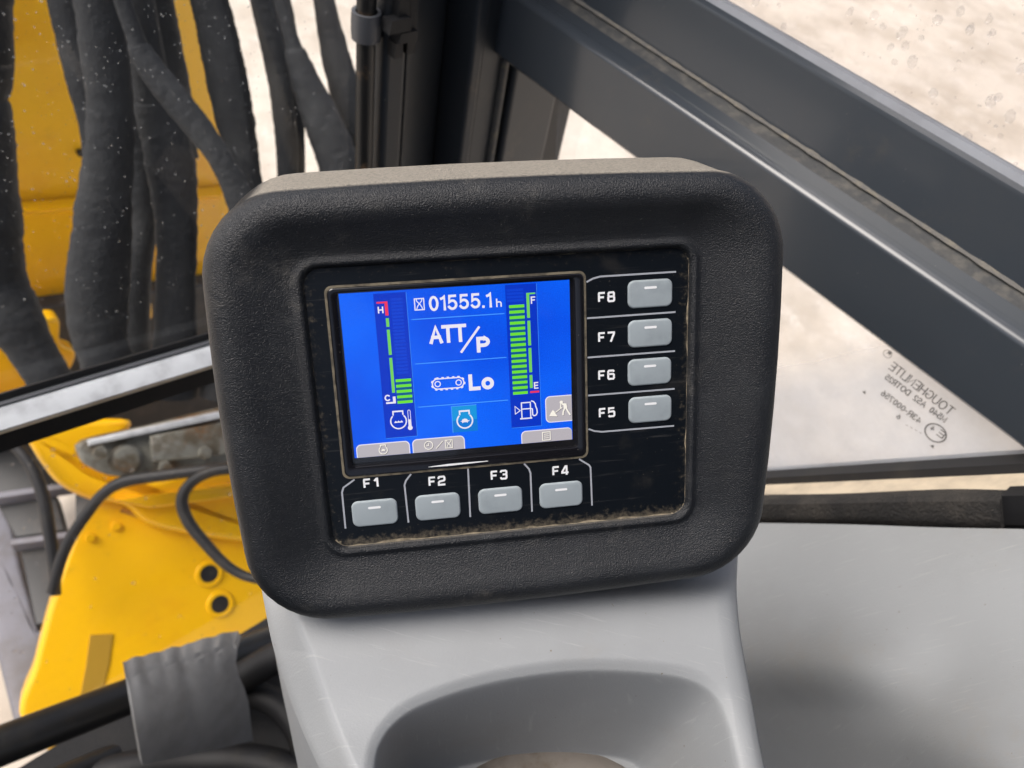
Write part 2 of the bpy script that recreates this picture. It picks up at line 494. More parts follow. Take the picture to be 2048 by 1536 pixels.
# ------------------------------------------------------------------ monitor
RV = Vector((0.98993605, -0.07632178, 0.11917045))
DV = Vector((0.04472598, 0.96767433, 0.2482055))
NV = -(RV.cross(DV)).normalized()
pr, pd, pn = C2W @ RV, C2W @ DV, C2W @ NV
PO = at(910, 750, 0.27)
PM = Matrix((( pr.x, -pd.x, pn.x, PO.x), (pr.y, -pd.y, pn.y, PO.y), (pr.z, -pd.z, pn.z, PO.z), (0, 0, 0, 1)))
mon = thing('machine_monitor', 'black machine monitor with lit blue screen and eight grey function keys', 'monitor', matrix=PM)
def Lp(u, v, wv=0.0):
    """panel millimetres -> world"""
    return PM @ Vector((u / 1000, v / 1000, wv / 1000))
def Q(x, y, wv=0.0):
    """pixel -> panel millimetres (u, v) at height wv"""
    p = onp(x, y, pn, (Lp(0, 0, wv) - CAM).dot(pn))
    q = PM.inverted() @ p
    return (q.x * 1000, q.y * 1000)

def rring(quad, r, wv, n=10, bow=0.0):
    """rounded four-sided ring; quad = TL, TR, BR, BL"""
    out = []
    q = [Vector(p) for p in quad]
    for i in range(4):
        a, b, c = q[i - 1], q[i], q[(i + 1) % 4]
        e1, e2 = (a - b).normalized(), (c - b).normalized()
        half = math.acos(max(-1, min(1, e1.dot(e2)))) / 2
        tl = r / math.tan(half)
        bis = (e1 + e2).normalized()
        cen = b + bis * (r / math.sin(half))
        s = b + e1 * tl - cen
        e = b + e2 * tl - cen
        a0, a1 = math.atan2(s.y, s.x), math.atan2(e.y, e.x)
        while a1 - a0 > math.pi: a1 -= 2 * math.pi
        while a1 - a0 < -math.pi: a1 += 2 * math.pi
        for k in range(n + 1):
            t = a0 + (a1 - a0) * k / n
            out.append(cen + Vector((math.cos(t), math.sin(t))) * r)
        nx = q[(i + 2) % 4]
        # mid points of the side that follows, bowed outwards
        s0 = b + e2 * tl
        e0 = c + (b - c).normalized() * tl
        for k in (0.2, 0.4, 0.6, 0.8):
            m = s0.lerp(e0, k)
            nn = Vector((e2.y, -e2.x))
            if nn.dot(b - (q[0] + q[1] + q[2] + q[3]) / 4) < 0: nn = -nn
            out.append(m + nn * bow * (1 - (2 * k - 1) ** 2))
    return [Lp(p.x, p.y, wv) for p in out]
def inset(quad, d):
    q = [Vector(p) for p in quad]
    res = []
    for i in range(4):
        a, b, c = q[i - 1], q[i], q[(i + 1) % 4]
        e1, e2 = (a - b).normalized(), (c - b).normalized()
        half = math.acos(e1.dot(e2)) / 2
        res.append(tuple(b + (e1 + e2).normalized() * (d / math.sin(half))))
    return res

OUT = [(-80.6, 66.2), (120.6, 66.2), (114.4, -87.9), (-78.9, -88.7)]
BACK = [(-83.2, 71.6), (124.0, 71.6), (116.0, -87.5), (-80.5, -87.5)]
INN = [(-48.5, 40.0), (85.0, 40.0), (84.5, -61.0), (-48.0, -61.0)]
rows = []
rows.append(rring(inset(OUT, 14), 24, -52, bow=0.6))
rows.append(rring(inset(OUT, 3.0), 27, -50, bow=0.8))
rows.append(rring(inset(BACK, 1.0), 30, -46, bow=1.0))
rows.append(rring(BACK, 31, -42.5, bow=1.0))
rows.append(rring(inset(BACK, 0.1), 31, -41, bow=1.0))
def blend(a, b, t): return [tuple(Vector(p).lerp(Vector(q), t)) for p, q in zip(a, b)]
for t in (.15, .4, .65, .88): rows.append(rring(blend(BACK, OUT, t), 31 - t, -41 + 37 * t, bow=1.0))
R0 = 9.5
for k in range(0, 11):
    a = math.pi / 2 * k / 10
    rows.append(rring(inset(OUT, R0 * (1 - math.cos(a)) * 0.8), 30 - R0 * 0.7 * (1 - math.cos(a)), -1.5 + R0 * math.sin(a), bow=1.2))
f0 = rows[-1]
def between(t, wv, r):
    q = [tuple(Vector(a).lerp(Vector(b), t)) for a, b in zip(inset(OUT, R0 * 0.8), inset(INN, -3))]
    return rring(q, r, wv, bow=1.0 * (1 - t))
for t, wv, r in ((0.10, 7.2, 21.5), (0.3, 5.4, 19), (0.55, 3.3, 15.5), (0.8, 1.6, 11.5), (0.93, 0.85, 9), (1.0, 0.8, 8)):
    rows.append(between(t, wv + 0.9, r))
# inner lip: a small raised round, then the steep wall down to the overlay
for d, wv, r in ((-2.2, 2.3, 7.4), (-1.3, 2.3, 6.6), (-0.5, 1.7, 6.2), (-0.1, 0.9, 6.0), (0.5, -0.25, 5.5)):
    rows.append(rring(inset(INN, d), r, wv, bow=0.0))
house = MB().grid(rows, closed=True)
house.f.append(list(range(len(rows[0]))))
house.build('housing', M['bezel'], mon, smooth=40)

# overlay with the opening for the display
LENS = [(-40.9, 32.9), (46.7, 32.9), (46.2, -34.1), (-41.2, -34.1)]
MB().grid([rring(inset(INN, -0.4), 6, 0.0), rring(inset(LENS, -0.9), 2.6, 0.0)], closed=True).build('overlay', M['overlay'], mon)
# grime caught along the foot of the lip
gr = MB()
def wob(i, k, s): return 0.5 + 0.5 * noise.noise((i * 0.35, k * 3.1, s))
A = rring(inset(INN, 0.2), 5.6, 0.12, n=10)
DEN = []
def dense(ringpts, m=8):
    o = []
    for i in range(len(ringpts)):
        a, b = ringpts[i], ringpts[(i + 1) % len(ringpts)]
        o += [a.lerp(b, k / m) for k in range(m)]
    return o
A, B = dense(rring(inset(INN, 0.1), 5.6, 0.35)), dense(rring(inset(INN, 2.6), 4.5, 0.10))
for i, (a, b) in enumerate(zip(A, B)):
    q = PM.inverted() @ a
    u, v = q.x * 1000, q.y * 1000
    low = 1.0 if v < -58 else (0.55 if u > 83 else 0.18)
    DEN.append((a, a.lerp(b, low * (0.10 + 0.45 * max(0, noise.noise((u * 0.16, v * 0.16, 3.0)) + 0.1) + 0.3 * max(0, noise.noise((u * 1.1, v * 1.1, 8.0)))))))
gr.grid([[p[0] for p in DEN], [p[1] for p in DEN]], closed=True)
gr.build('grime_seam', M['grime'], mon)
# tan seam round the lens
sm = MB()
A, B = dense(rring(inset(LENS, -0.9), 2.6, 0.22)), dense(rring(LENS, 2.0, 0.30))
sm.grid([A, [b + (a - b) * (0.04 + 0.42 * max(0, wob(i, 1, 5.0) - .38)) for i, (a, b) in enumerate(zip(A, B))]], closed=True)
sm.build('lens_seam', M['seam'], mon)
# lens frame: raised black rim with the opening
LCD = [(-37.3, 30.75), (42.0, 30.75), (41.6, -27.9), (-37.4, -27.9)]
OPEN = [(-38.1, 31.4), (43.7, 31.4), (43.3, -30.6), (-38.3, -30.6)]
MB().grid([rring(LENS, 2.0, -0.2), rring(inset(LENS, 0.05), 2.0, 0.5), rring(inset(LENS, 0.35), 1.9, 0.75), rring(inset(OPEN, -0.4), 1.6, 0.75),
           rring(OPEN, 1.4, 0.55), rring(inset(OPEN, 0.25), 1.3, -1.4)], closed=True).build('lens_frame', M['lensframe'], mon, smooth=30)
MB().add([Lp(u, v, -1.35) for u, v in OPEN], [[0, 1, 2, 3]]).build('display_backing', M['lensframe'], mon)
SW = -1.2
scr = MB().add([Lp(u, v, SW) for u, v in LCD], [[0, 1, 2, 3]]).build('screen', M['lcd'], mon)
MB().add([Lp(u, v, 0.15) for u, v in OPEN], [[0, 1, 2, 3]]).build('lens_glass', M['lens'], mon)
# glare line on the lower rim, painted as a white strip
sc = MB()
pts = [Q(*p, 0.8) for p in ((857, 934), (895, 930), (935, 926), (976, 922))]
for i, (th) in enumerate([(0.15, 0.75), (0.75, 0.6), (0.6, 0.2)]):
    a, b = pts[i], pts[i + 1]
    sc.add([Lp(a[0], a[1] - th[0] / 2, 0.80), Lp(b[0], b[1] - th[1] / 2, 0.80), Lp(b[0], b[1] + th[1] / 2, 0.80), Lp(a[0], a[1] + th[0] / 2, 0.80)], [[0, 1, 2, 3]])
sc.build('glare_mark', M['whiteink'], mon)

# --- flat print helpers in panel millimetres
def poly2(mb, pts, wv):
    b = len(mb.v)
    mb.v += [Lp(p[0], p[1], wv) for p in pts]
    for t in tessellate_polygon([[Vector((p[0], p[1], 0)) for p in pts]]):
        mb.f.append([b + i for i in t])
def stroke2(mb, pts, th, wv, closed=False, space=None):
    to = space or Lp
    P = [Vector(p[:2]) for p in pts]
    n = len(P)
    L_, R_ = [], []
    for i in range(n):
        a = P[i - 1] if (i > 0 or closed) else None
        c = P[(i + 1) % n] if (i < n - 1 or closed) else None
        d1 = (P[i] - a).normalized() if a is not None else None
        d2 = (c - P[i]).normalized() if c is not None else None
        if d1 is None: d1 = d2
        if d2 is None: d2 = d1
        n1, n2 = Vector((-d1.y, d1.x)), Vector((-d2.y, d2.x))
        m = (n1 + n2)
        m = m.normalized() if m.length > 1e-6 else n1
        k = min(1.6, 1 / max(0.3, m.dot(n1)))
        L_.append(P[i] + m * th / 2 * k)
        R_.append(P[i] - m * th / 2 * k)
    if closed:
        L_.append(L_[0]); R_.append(R_[0])
    mb.grid([[to(p.x, p.y, wv) for p in L_], [to(p.x, p.y, wv) for p in R_]])
def rr2(u0, v0, u1, v1, r, corners=(1, 1, 1, 1), n=5):
    """rounded rectangle outline, corners TL TR BR BL"""
    out = []
    for (cx_, cy_, a0, on) in ((u0, v1, 180, corners[0]), (u1, v1, 90, corners[1]), (u1, v0, 0, corners[2]), (u0, v0, 270, corners[3])):
        sx = 1 if cx_ == u0 else -1
        sy = 1 if cy_ == v0 else -1
        if not on:
            out.append((cx_, cy_)); continue
        for k in range(n + 1):
            t = math.radians(a0 - 90 * k / n)
            out.append((cx_ + sx * r + math.cos(t) * r, cy_ + sy * r + math.sin(t) * r))
    return out
GLY = {
 'F': [[(0, 0), (0, 1)], [(-.1, 1), (1, 1)], [(0, .5), (.85, .5)]],
 '1': [[(.62, 0), (.62, 1), (.5, 1), (.12, .72)]],
 '2': [[(0, .74), (0, .9), (.12, 1), (.88, 1), (1, .88), (1, .62), (.88, .5), (.14, .42), (0, .3), (0, 0), (1.1, 0)]],
 '3': [[(0, .8), (.05, .93), (.15, 1), (.86, 1), (1, .9), (1, .64), (.86, .53), (.35, .53)], [(.86, .53), (1, .42), (1, .1), (.86, 0), (.15, 0), (.05, .07), (0, .2)]],
 '4': [[(.78, -.1), (.78, 1), (.6, 1), (0, .32), (0, .2), (1.12, .2)]],
 '5': [[(1, 1), (.06, 1), (.02, .52), (.14, .58), (.86, .6), (1, .48), (1, .12), (.86, 0), (.13, 0), (0, .14)]],
 '6': [[(1, .84), (.88, 1), (.14, 1), (0, .88), (0, .12), (.14, 0), (.86, 0), (1, .12), (1, .46), (.86, .58), (0, .58)]],
 '7': [[(-.1, 1), (1, 1), (1, .86), (.42, -.1)]],
 '8': [[(.14, .53), (.04, .62), (.04, .9), (.16, 1), (.84, 1), (.96, .9), (.96, .62), (.86, .53), (1, .42), (1, .1), (.86, 0), (.14, 0), (0, .1), (0, .42), (.14, .53)], [(.14, .53), (.86, .53)]],
}
def glyphs(mb, text, u, v, h, wch, gap, th, wv):
    """stroke lettering: left u, bottom v, in millimetres"""
    for ch in text:
        for st in GLY[ch]:
            stroke2(mb, [(u + th / 2 + x * (wch - th), v + th / 2 + y * (h - th)) for x, y in st], th, wv)
        u += wch + gap
def el(cx_, cy_, rx, ry, a0=0, a1=360, n=16):
    return [(cx_ + rx * math.cos(math.radians(a0 + (a1 - a0) * k / n)), cy_ + ry * math.sin(math.radians(a0 + (a1 - a0) * k / n))) for k in range(n + 1)]
# letters as strokes in a box of height 1: (width, strokes)
LET = {
 'T': (.76, [[(0, 1), (.76, 1)], [(.38, 1), (.38, 0)]]), 'O': (.86, [el(.43, .5, .43, .5)]), 'U': (.74, [[(0, 1), (0, .36)] + el(.37, .36, .37, .36, 180, 360, 10) + [(.74, 1)]]),
 'G': (.82, [el(.43, .5, .43, .5, 48, 330, 16) + [(.82, .44), (.5, .44)]]), 'H': (.7, [[(0, 0), (0, 1)], [(.7, 0), (.7, 1)], [(0, .5), (.7, .5)]]),
 'E': (.62, [[(.62, 0), (0, 0), (0, 1), (.62, 1)], [(0, .5), (.56, .5)]]), 'N': (.74, [[(0, 0), (0, 1), (.74, 0), (.74, 1)]]), 'L': (.56, [[(0, 1), (0, 0), (.56, 0)]]),
 'I': (.0, [[(0, 0), (0, 1)]]), 'M': (.84, [[(0, 0), (0, 1), (.42, .15), (.84, 1), (.84, 0)]]), 'A': (.8, [[(0, 0), (.4, 1), (.8, 0)], [(.14, .32), (.66, .32)]]),
 'S': (.62, [el(.33, .75, .30, .25, 30, 250, 10) + el(.31, .25, .31, .27, 70, -150, 10)]), 'D': (.74, [[(0, 0), (0, 1), (.3, 1)] + el(.3, .5, .44, .5, 90, -90, 12) + [(0, 0)]]),
 'R': (.66, [[(0, 0), (0, 1), (.38, 1)] + el(.38, .74, .26, .26, 90, -90, 8) + [(0, .48)], [(.36, .48), (.66, 0)]]), 'C': (.74, [el(.42, .5, .42, .5, 48, 312, 16)]),
 'F': (.58, [[(0, 0), (0, 1), (.58, 1)], [(0, .52), (.5, .52)]]), 'P': (.64, [[(0, 0), (0, 1), (.36, 1)] + el(.36, .72, .28, .28, 90, -90, 8) + [(0, .44)]]),
 'o': (.62, [el(.31, .34, .31, .34)]), 'h': (.5, [[(0, 0), (0, 1)], [(0, .42)] + el(.25, .40, .25, .22, 160, 0, 8) + [(.5, 0)]]),
 '0': (.52, [el(.26, .5, .26, .5)]), '1': (.22, [[(0, .84), (.12, .88), (.22, 1), (.22, 0)]]), '2': (.56, [el(.28, .72, .28, .28, 170, -30, 10) + [(0, 0), (.56, 0)]]),
 '3': (.54, [el(.26, .75, .25, .25, 150, -80, 10) + el(.26, .26, .28, .26, 80, -150, 10)]), '4': (.62, [[(.46, 0), (.46, 1), (0, .28), (.62, .28)]]),
 '5': (.54, [[(.48, 1), (.08, 1), (.03, .5)] + el(.26, .32, .28, .32, 130, -150, 12)]), '6': (.56, [el(.28, .31, .28, .31), [(.02, .36), (.1, .7), (.36, 1)]]),
 '7': (.54, [[(0, 1), (.54, 1), (.2, 0)]]), '.': (.02, [[(0, .0), (0.0, .01)]]), '-': (.3, [[(0, .42), (.3, .42)]]), ' ': (.2, []),
}
def write(mb, txt, u0, v0, u1, v1, th, wv, gap=.24, space=None):
    """stroke lettering fitted to a box; th is the stroke's thickness"""
    tot = sum(LET[ch][0] for ch in txt) + gap * (len(txt) - 1)
    sx = (u1 - u0 - th) / max(tot, 1e-6) if tot > 0 else 0
    x = 0
    for n_, ch in enumerate(txt):
        wd, sts = LET[ch]
        for q_, st in enumerate(sts):
            P_ = [(u0 + th / 2 + (x + px) * sx, v0 + th / 2 + py * (v1 - v0 - th)) for px, py in st]
            if len(P_) > 1 and math.hypot(P_[0][0] - P_[-1][0], P_[0][1] - P_[-1][1]) >= th * .05 or len(P_) == 2:
                for e0, e1 in ((0, 1), (-1, -2)):       # square ends
                    dx_, dy_ = P_[e0][0] - P_[e1][0], P_[e0][1] - P_[e1][1]
                    l_ = math.hypot(dx_, dy_)
                    P_[e0] = (P_[e0][0] + dx_ / l_ * th * .48, P_[e0][1] + dy_ / l_ * th * .48)
            cl_ = len(P_) > 4 and math.hypot(P_[0][0] - P_[-1][0], P_[0][1] - P_[-1][1]) < th * .05
            stroke2(mb, P_[:-1] if cl_ else P_, th, wv + .004 * q_, closed=cl_, space=space)
        x += wd + gap

# --- keys and their print
KEYS = [('F1', 744, 966, 750, 1025), ('F2', 874, 962, 876, 1013), ('F3', 998, 950, 1001, 1000), ('F4', 1121, 941, 1122, 989),
        ('F5', 1214, 825, 1300, 818), ('F6', 1213, 750, 1299, 743), ('F7', 1213, 674, 1300, 666), ('F8', 1213, 594, 1300, 587)]
for nm, lx, ly, kx, ky in KEYS:
    u, v = Q(kx, ky, 0)
    kw, kh = 16.1, 9.7
    def kr(d, wv, r=2.3):
        pts = rr2(u - kw / 2 + d, v - kh / 2 + d, u + kw / 2 - d, v + kh / 2 - d, max(0.6, r - d), n=6)
        return [Lp(p[0], p[1], wv) for p in pts]
    rows = [kr(-0.12, 0.0), kr(0, 0.25), kr(0.08, 0.42), kr(0.3, 0.58), kr(0.7, 0.64)]
    k = MB().grid(rows, closed=True)
    b = len(k.v) - len(rows[-1])
    k.f.append(list(range(b, len(k.v))))
    ko = k.build('function_key', M['key'], mon, smooth=50)
    d = MB()
    poly2(d, rr2(u - 2.3, v + 1.75, u + 2.3, v + 2.65, 0.44), 0.70)
    d.build('indicator_bar', M['whiteink'], ko)
    t = MB()
    lu, lv = Q(lx, ly, 0)
    glyphs(t, nm, lu - 3.1, lv - 1.9, 3.8, 2.85, 0.5, 0.74, 0.08)
    t.build('key_lettering', M['whiteink'], mon)
LINES = [
 [(691, 1057), (684, 985), (687, 975), (709, 959)],
 [(817, 1045), (809, 970), (812, 961), (822, 948)],
 [(940.5, 1034), (936, 937)],
 [(1064, 1023), (1061, 947), (1058, 938), (1048, 927)],
 [(1184, 1011), (1181, 935), (1178, 930), (1158, 918)],
 [(1173, 564), (1186, 557), (1200, 553), (1352, 543.5)],
 [(1174, 636.5), (1351, 624)],
 [(1175, 715), (1350, 702)],
 [(1176, 791), (1349, 777.5)],
 [(1177, 858), (1189, 862), (1204, 863.5), (1348, 851.5)]]
for ln in LINES:
    d = MB()
    stroke2(d, [Q(x, y, 0) for x, y in ln], 0.62, 0.06)
    d.build('divider_line', M['greyink'], mon)

# --- what the screen shows (flat, lit)
def zz(ox, oy, s):
    return lambda x, y, k=0: Q(ox + x / s, oy + y / s, SW)
Z2 = zz(640, 500, 3.4125)
Z4 = zz(680, 730, 7.68)
Z3 = zz(680, 540, 7.68)
Z5 = zz(920, 560, 7.877)
Z6 = zz(880, 720, 6.827)
W1, W2, W3, W4, W5 = SW + 0.05, SW + 0.10, SW + 0.15, SW + 0.20, SW + 0.25
def box_of(a, b):
    return (min(a[0], b[0]), min(a[1], b[1]), max(a[0], b[0]), max(a[1], b[1]))
def rect2(mb, a, b, wv):
    u0, v0, u1, v1 = box_of(a, b)
    poly2(mb, [(u0, v0), (u1, v0), (u1, v1), (u0, v1)], wv)
def part(name, m, items, parent):
    mb = MB()
    for f in items: f(mb)
    return mb.build(name, m, parent)

tl, br = Z2(362, 300), Z2(664, 1268)
tg = MB(); rect2(tg, tl, br, W1)
tgo = tg.build('temperature_gauge', M['lcd_dark'], scr)
tl2, br2 = Z2(1262, 240), Z2(1512, 1198)
fg = MB(); rect2(fg, tl2, br2, W1)
fgo = fg.build('fuel_gauge', M['lcd_dark'], scr)
# unlit bar slots
d = MB()
for i in range(22):
    v = Z2(500, 345 + i * 24)[1]
    rect2(d, (Z2(480, 600)[0] + 1.2, v), (br[0] - 1.4, v + 0.8), W2)
for i in range(4):
    v = Z2(1300, 282 + i * 24)[1]
    rect2(d, (Z2(1300, 600)[0] - .6, v), (Z2(1400, 600)[0], v + 0.8), W2)
tag(d.build('unlit_bars', M['lcd_stripe'], scr), kind='stuff')
def bars(n, a, b, h, name, gapm):
    (ua, va), (ub, vb) = a, b
    e = MB()
    for i in range(n):
        t = i / (n - 1)
        v = va + (vb - va) * t
        u = ua + (ub - ua) * t
        d = MB()
        rect2(d, (u, v - h / 2), (u + 5.35, v + h / 2), W3)
        d.build(name, M['lcd_green'], scr)
    rect2(e, (min(ua, ub), va + h / 2), (min(ua, ub) + 5.35, vb - h / 2), W2)
    e.build('bar_gap', M['lcd_gap'], scr)
p0, p1 = Z4(850, 238), Z4(880, 570)
bars(5, (p0[0] + 0.1, p0[1] - 0.1), (p0[0] + 0.1, p1[1] - 0.1), 1.0, 'temperature_bar', 0)
p0, p1 = Z2(1290, 387), Z2(1315, 979)
bars(17, (p0[0], p0[1]), (p0[0], p1[1]), 1.03, 'fuel_bar', 0)
# scale lines
ux = Z2(462, 500)[0]
def vseg(mb, u, ya, yb, xz, th=1.05, wv=W3):
    va, vb = Z2(xz, ya)[1], Z2(xz, yb)[1]
    rect2(mb, (u - th / 2, va), (u + th / 2, vb), wv)
d = MB()
for ya_, yb_, xz_ in ((465, 524, 460), (543, 716, 470), (735, 975, 490)):
    d = MB(); vseg(d, ux, ya_, yb_, xz_)
    d.build('temperature_scale', M['lcd_green2'], scr)
d = MB()
vseg(d, ux, 350, 447, 455)
a = Z2(385, 357)
rect2(d, (a[0], Z2(455, 350)[1] - 0.62), (ux + 0.5, Z2(455, 350)[1]), W3)
d.build('hot_mark', M['lcd_red'], scr)
d = MB()
v0 = Z2(512, 1046)[1]
rect2(d, (ux - 2.9, v0), (ux + 0.5, v0 + 0.62), W3)
rect2(d, (ux - 0.45, v0 + .6), (ux + 0.5, v0 + 2.5), W3)
d.build('cold_mark', M['lcd_white'], scr)
d = MB()
write(d, 'C', ux - 3.3, v0 + 1.0, ux - 1.35, v0 + 3.35, .48, W4)
d.build('gauge_letter', M['lcd_white'], scr)
d = MB()
write(d, 'H', ux - 2.95, Z2(408, 432)[1], ux - 1.05, Z2(408, 386)[1], .46, W4)
d.build('gauge_letter', M['lcd_white'], scr)
uf = Z2(1421, 400)[0]
d = MB()
for ya_, yb_, xz_ in ((482, 651, 1425), (668, 834, 1432), (852, 942, 1437)):
    vseg(d, uf, ya_, yb_, xz_)
    d.build('fuel_scale', M['lcd_green2'], scr)
    d = MB()
vseg(d, uf, 292, 463, 1420)
vt = Z2(1420, 292)[1]
rect2(d, (uf, vt - 0.55), (uf + 2.65, vt), W3)
d.build('fuel_scale', M['lcd_green2'], scr)
d = MB()
ve = Z2(1465, 966)[1]
rect2(d, (uf - 0.5, ve - 0.4), (uf + 2.75, ve + 0.3), W3)
d.build('empty_mark', M['lcd_red'], scr)
d = MB()
write(d, 'F', uf + 1.0, Z2(1455, 366)[1], uf + 2.6, Z2(1455, 316)[1], .44, W4)
d.build('gauge_letter', M['lcd_white'], scr)
d = MB()
write(d, 'E', uf + 0.95, Z2(1475, 946)[1], uf + 2.55, Z2(1475, 900)[1], .44, W4)
d.build('gauge_letter', M['lcd_white'], scr)
# dividing lines
d = MB()
for a, b in (((625, 472), (1258, 436)), ((650, 776), (1272, 734)), ((670, 1070), (1283, 1026))):
    A_, B_ = Z2(*a), Z2(*b)
    v = (A_[1] + B_[1]) / 2
    rect2(d, (A_[0], v - 0.17), (B_[0], v + 0.17), W2)
    d.build('dividing_line', M['lcd_line'], scr)
    d = MB()
for q0, q1 in ((tl, br), (tl2, br2)):
    d = MB()
    rect2(d, (q1[0] - 0.06, q1[1]), (q1[0] + 0.08, q0[1]), W2)
    rect2(d, (q0[0], q1[1] - 0.08), (q1[0], q1[1] + 0.06), W2 + .003)
    d.build('gauge_border', M['lcd_line'], scr)
# hour meter
def hourglass(mb, u0, v0, u1, v1, th, wv):
    stroke2(mb, [(u0, v0), (u1, v0), (u1, v1), (u0, v1)], th, wv, closed=True)
    wq, hq = u1 - u0, v1 - v0
    for s in (0, 1):
        X = lambda x: u0 + (x if s == 0 else 1 - x) * wq
        stroke2(mb, [(X(.18), v0 + .97 * hq), (X(.24), v0 + .78 * hq), (X(.62), v0 + .42 * hq), (X(.76), v0 + .22 * hq), (X(.82), v0 + .03 * hq)], th * 0.85, wv + 0.01 + 0.01 * s)
shadow = MB()
d = MB()
a, b = Z3(1150, 620), Z3(1292, 430)
hourglass(d, a[0] + .1, a[1] + .1, b[0] - .2, b[1] - .1, 0.36, W3)
a, b = Z2(748, 413), Z2(1175, 400)
top = Z2(780, 312)[1]
write(d, '01555.1', Z2(743, 370)[0], Z2(775, 417)[1], Z2(1172, 350)[0], top, .86, W3, gap=.3)
write(d, 'h', Z2(1202, 370)[0], Z2(1220, 388)[1], Z2(1240, 370)[0], Z2(1220, 330)[1], .46, W3)
d.build('hour_meter', M['lcd_white'], scr)
d = MB()
write(d, 'ATT', Z2(745, 590)[0], Z2(870, 634)[1], Z2(1000, 560)[0], Z2(870, 510)[1], 1.22, W3, gap=.2)
stroke2(d, [Z2(962, 700), Z2(1087, 522)], 0.82, W3)
write(d, 'P', Z2(1068, 640)[0], Z2(1110, 698)[1], Z2(1160, 640)[0], Z2(1110, 590)[1], 1.3, W3)
d.build('mode_lettering', M['lcd_white'], scr)
d = MB()
cu0, cv0 = Z2(803, 914)
cu1, cv1 = Z2(946, 904)
cv0 = cv1 = (cv0 + cv1) / 2
def arc(cu, cv, r, a0, a1, n=12):
    return [(cu + r * math.cos(math.radians(a0 + (a1 - a0) * k / n)), cv + r * math.sin(math.radians(a0 + (a1 - a0) * k / n))) for k in range(n + 1)]
for cu in (cu0, cu1):
    stroke2(d, arc(cu, cv0, 0.95, 0, 360, 20)[:-1], 0.36, W3, closed=True)
loop = arc(cu0, cv0, 1.85, 90, 270, 14) + arc(cu1, cv0, 1.85, -90, 90, 14)
stroke2(d, loop, 0.42, W3, closed=True)
for i in range(30):           # tread lugs
    per = 2 * (cu1 - cu0) + 2 * math.pi * 2.1
    s = per * i / 30
    dx = cu1 - cu0
    if i % 2: continue
    R_ = 2.2
    def pos(s):
        s %= per
        if s < dx: return (cu0 + s, cv0 + R_)
        s -= dx
        if s < math.pi * R_:
            a = math.pi / 2 - s / R_
            return (cu1 + R_ * math.cos(a), cv0 + R_ * math.sin(a))
        s -= math.pi * R_
        if s < dx: return (cu1 - s, cv0 - R_)
        s -= dx
        a = -math.pi / 2 - s / R_
        return (cu0 + R_ * math.cos(a), cv0 + R_ * math.sin(a))
    stroke2(d, [pos(s - .42), pos(s), pos(s + .42)], 0.4, W4)
write(d, 'Lo', Z2(1014, 900)[0], Z2(1100, 954)[1], Z2(1187, 900)[0], Z2(1100, 842)[1], 1.35, W3, gap=.34)
d.build('travel_speed', M['lcd_white'], scr)
# engine pictogram
def engine(mb, cu, cv, r, th, wv, kind='turtle'):
    a = 52
    pts = arc(cu, cv, r, 90 + a - 8, 90 - a + 8 + 360, 26)
    lx = r * 0.62
    stroke2(mb, [(cu - lx, cv + r * 0.80), (cu - lx, cv + r * 1.32)], th, wv)
    stroke2(mb, [(cu + lx, cv + r * 0.80), (cu + lx, cv + r * 1.32)], th, wv)
    stroke2(mb, [(cu - lx - th / 2, cv + r * 1.32), (cu + lx + th / 2, cv + r * 1.32)], th * 1.2, wv + 0.01)
    stroke2(mb, pts, th, wv + 0.02)
    if kind == 'turtle':
        poly2(mb, [(cu - .62 * r, cv - .05 * r), (cu - .4 * r, cv + .0 * r), (cu - .3 * r, cv + .2 * r), (cu, cv + .3 * r), (cu + .3 * r, cv + .2 * r), (cu + .42 * r, cv),
                   (cu + .66 * r, cv + .05 * r), (cu + .5 * r, cv - .12 * r), (cu + .36 * r, cv - .15 * r), (cu + .34 * r, cv - .32 * r), (cu + .2 * r, cv - .2 * r), (cu - .2 * r, cv - .2 * r),
                   (cu - .26 * r, cv - .3 * r), (cu - .36 * r, cv - .28 * r), (cu - .36 * r, cv - .12 * r)], wv)
    else:
        poly2(mb, [(cu - .58 * r, cv - .2 * r), (cu - .45 * r, cv - .02 * r), (cu - .36 * r, cv + .08 * r), (cu - .25 * r, cv - .06 * r), (cu - .1 * r, cv - .04 * r), (cu, cv + .1 * r), (cu + .12 * r, cv - .06 * r),
                   (cu + .28 * r, cv - .04 * r), (cu + .4 * r, cv + .1 * r), (cu + .5 * r, cv - .08 * r), (cu + .58 * r, cv - .16 * r), (cu + .5 * r, cv - .2 * r)], wv)
d = MB()
c = Z4(900, 865)
engine(d, c[0], c[1] + .1, 2.75, 0.46, W3, 'water')
t0, t1 = Z4(1053, 690), Z4(1075, 965)
tu = (t0[0] + t1[0]) / 2 + .1
stroke2(d, rr2(tu - .42, t1[1], tu + .42, t0[1], 0.4), 0.2, W3, closed=True)
rect2(d, (tu - .32, t1[1]), (tu + .32, t1[1] + 3.2), W4)
poly2(d, arc(tu, t1[1] + .1, 0.85, 0, 360, 18)[:-1], W5)
d.build('coolant_icon', M['lcd_white'], scr)
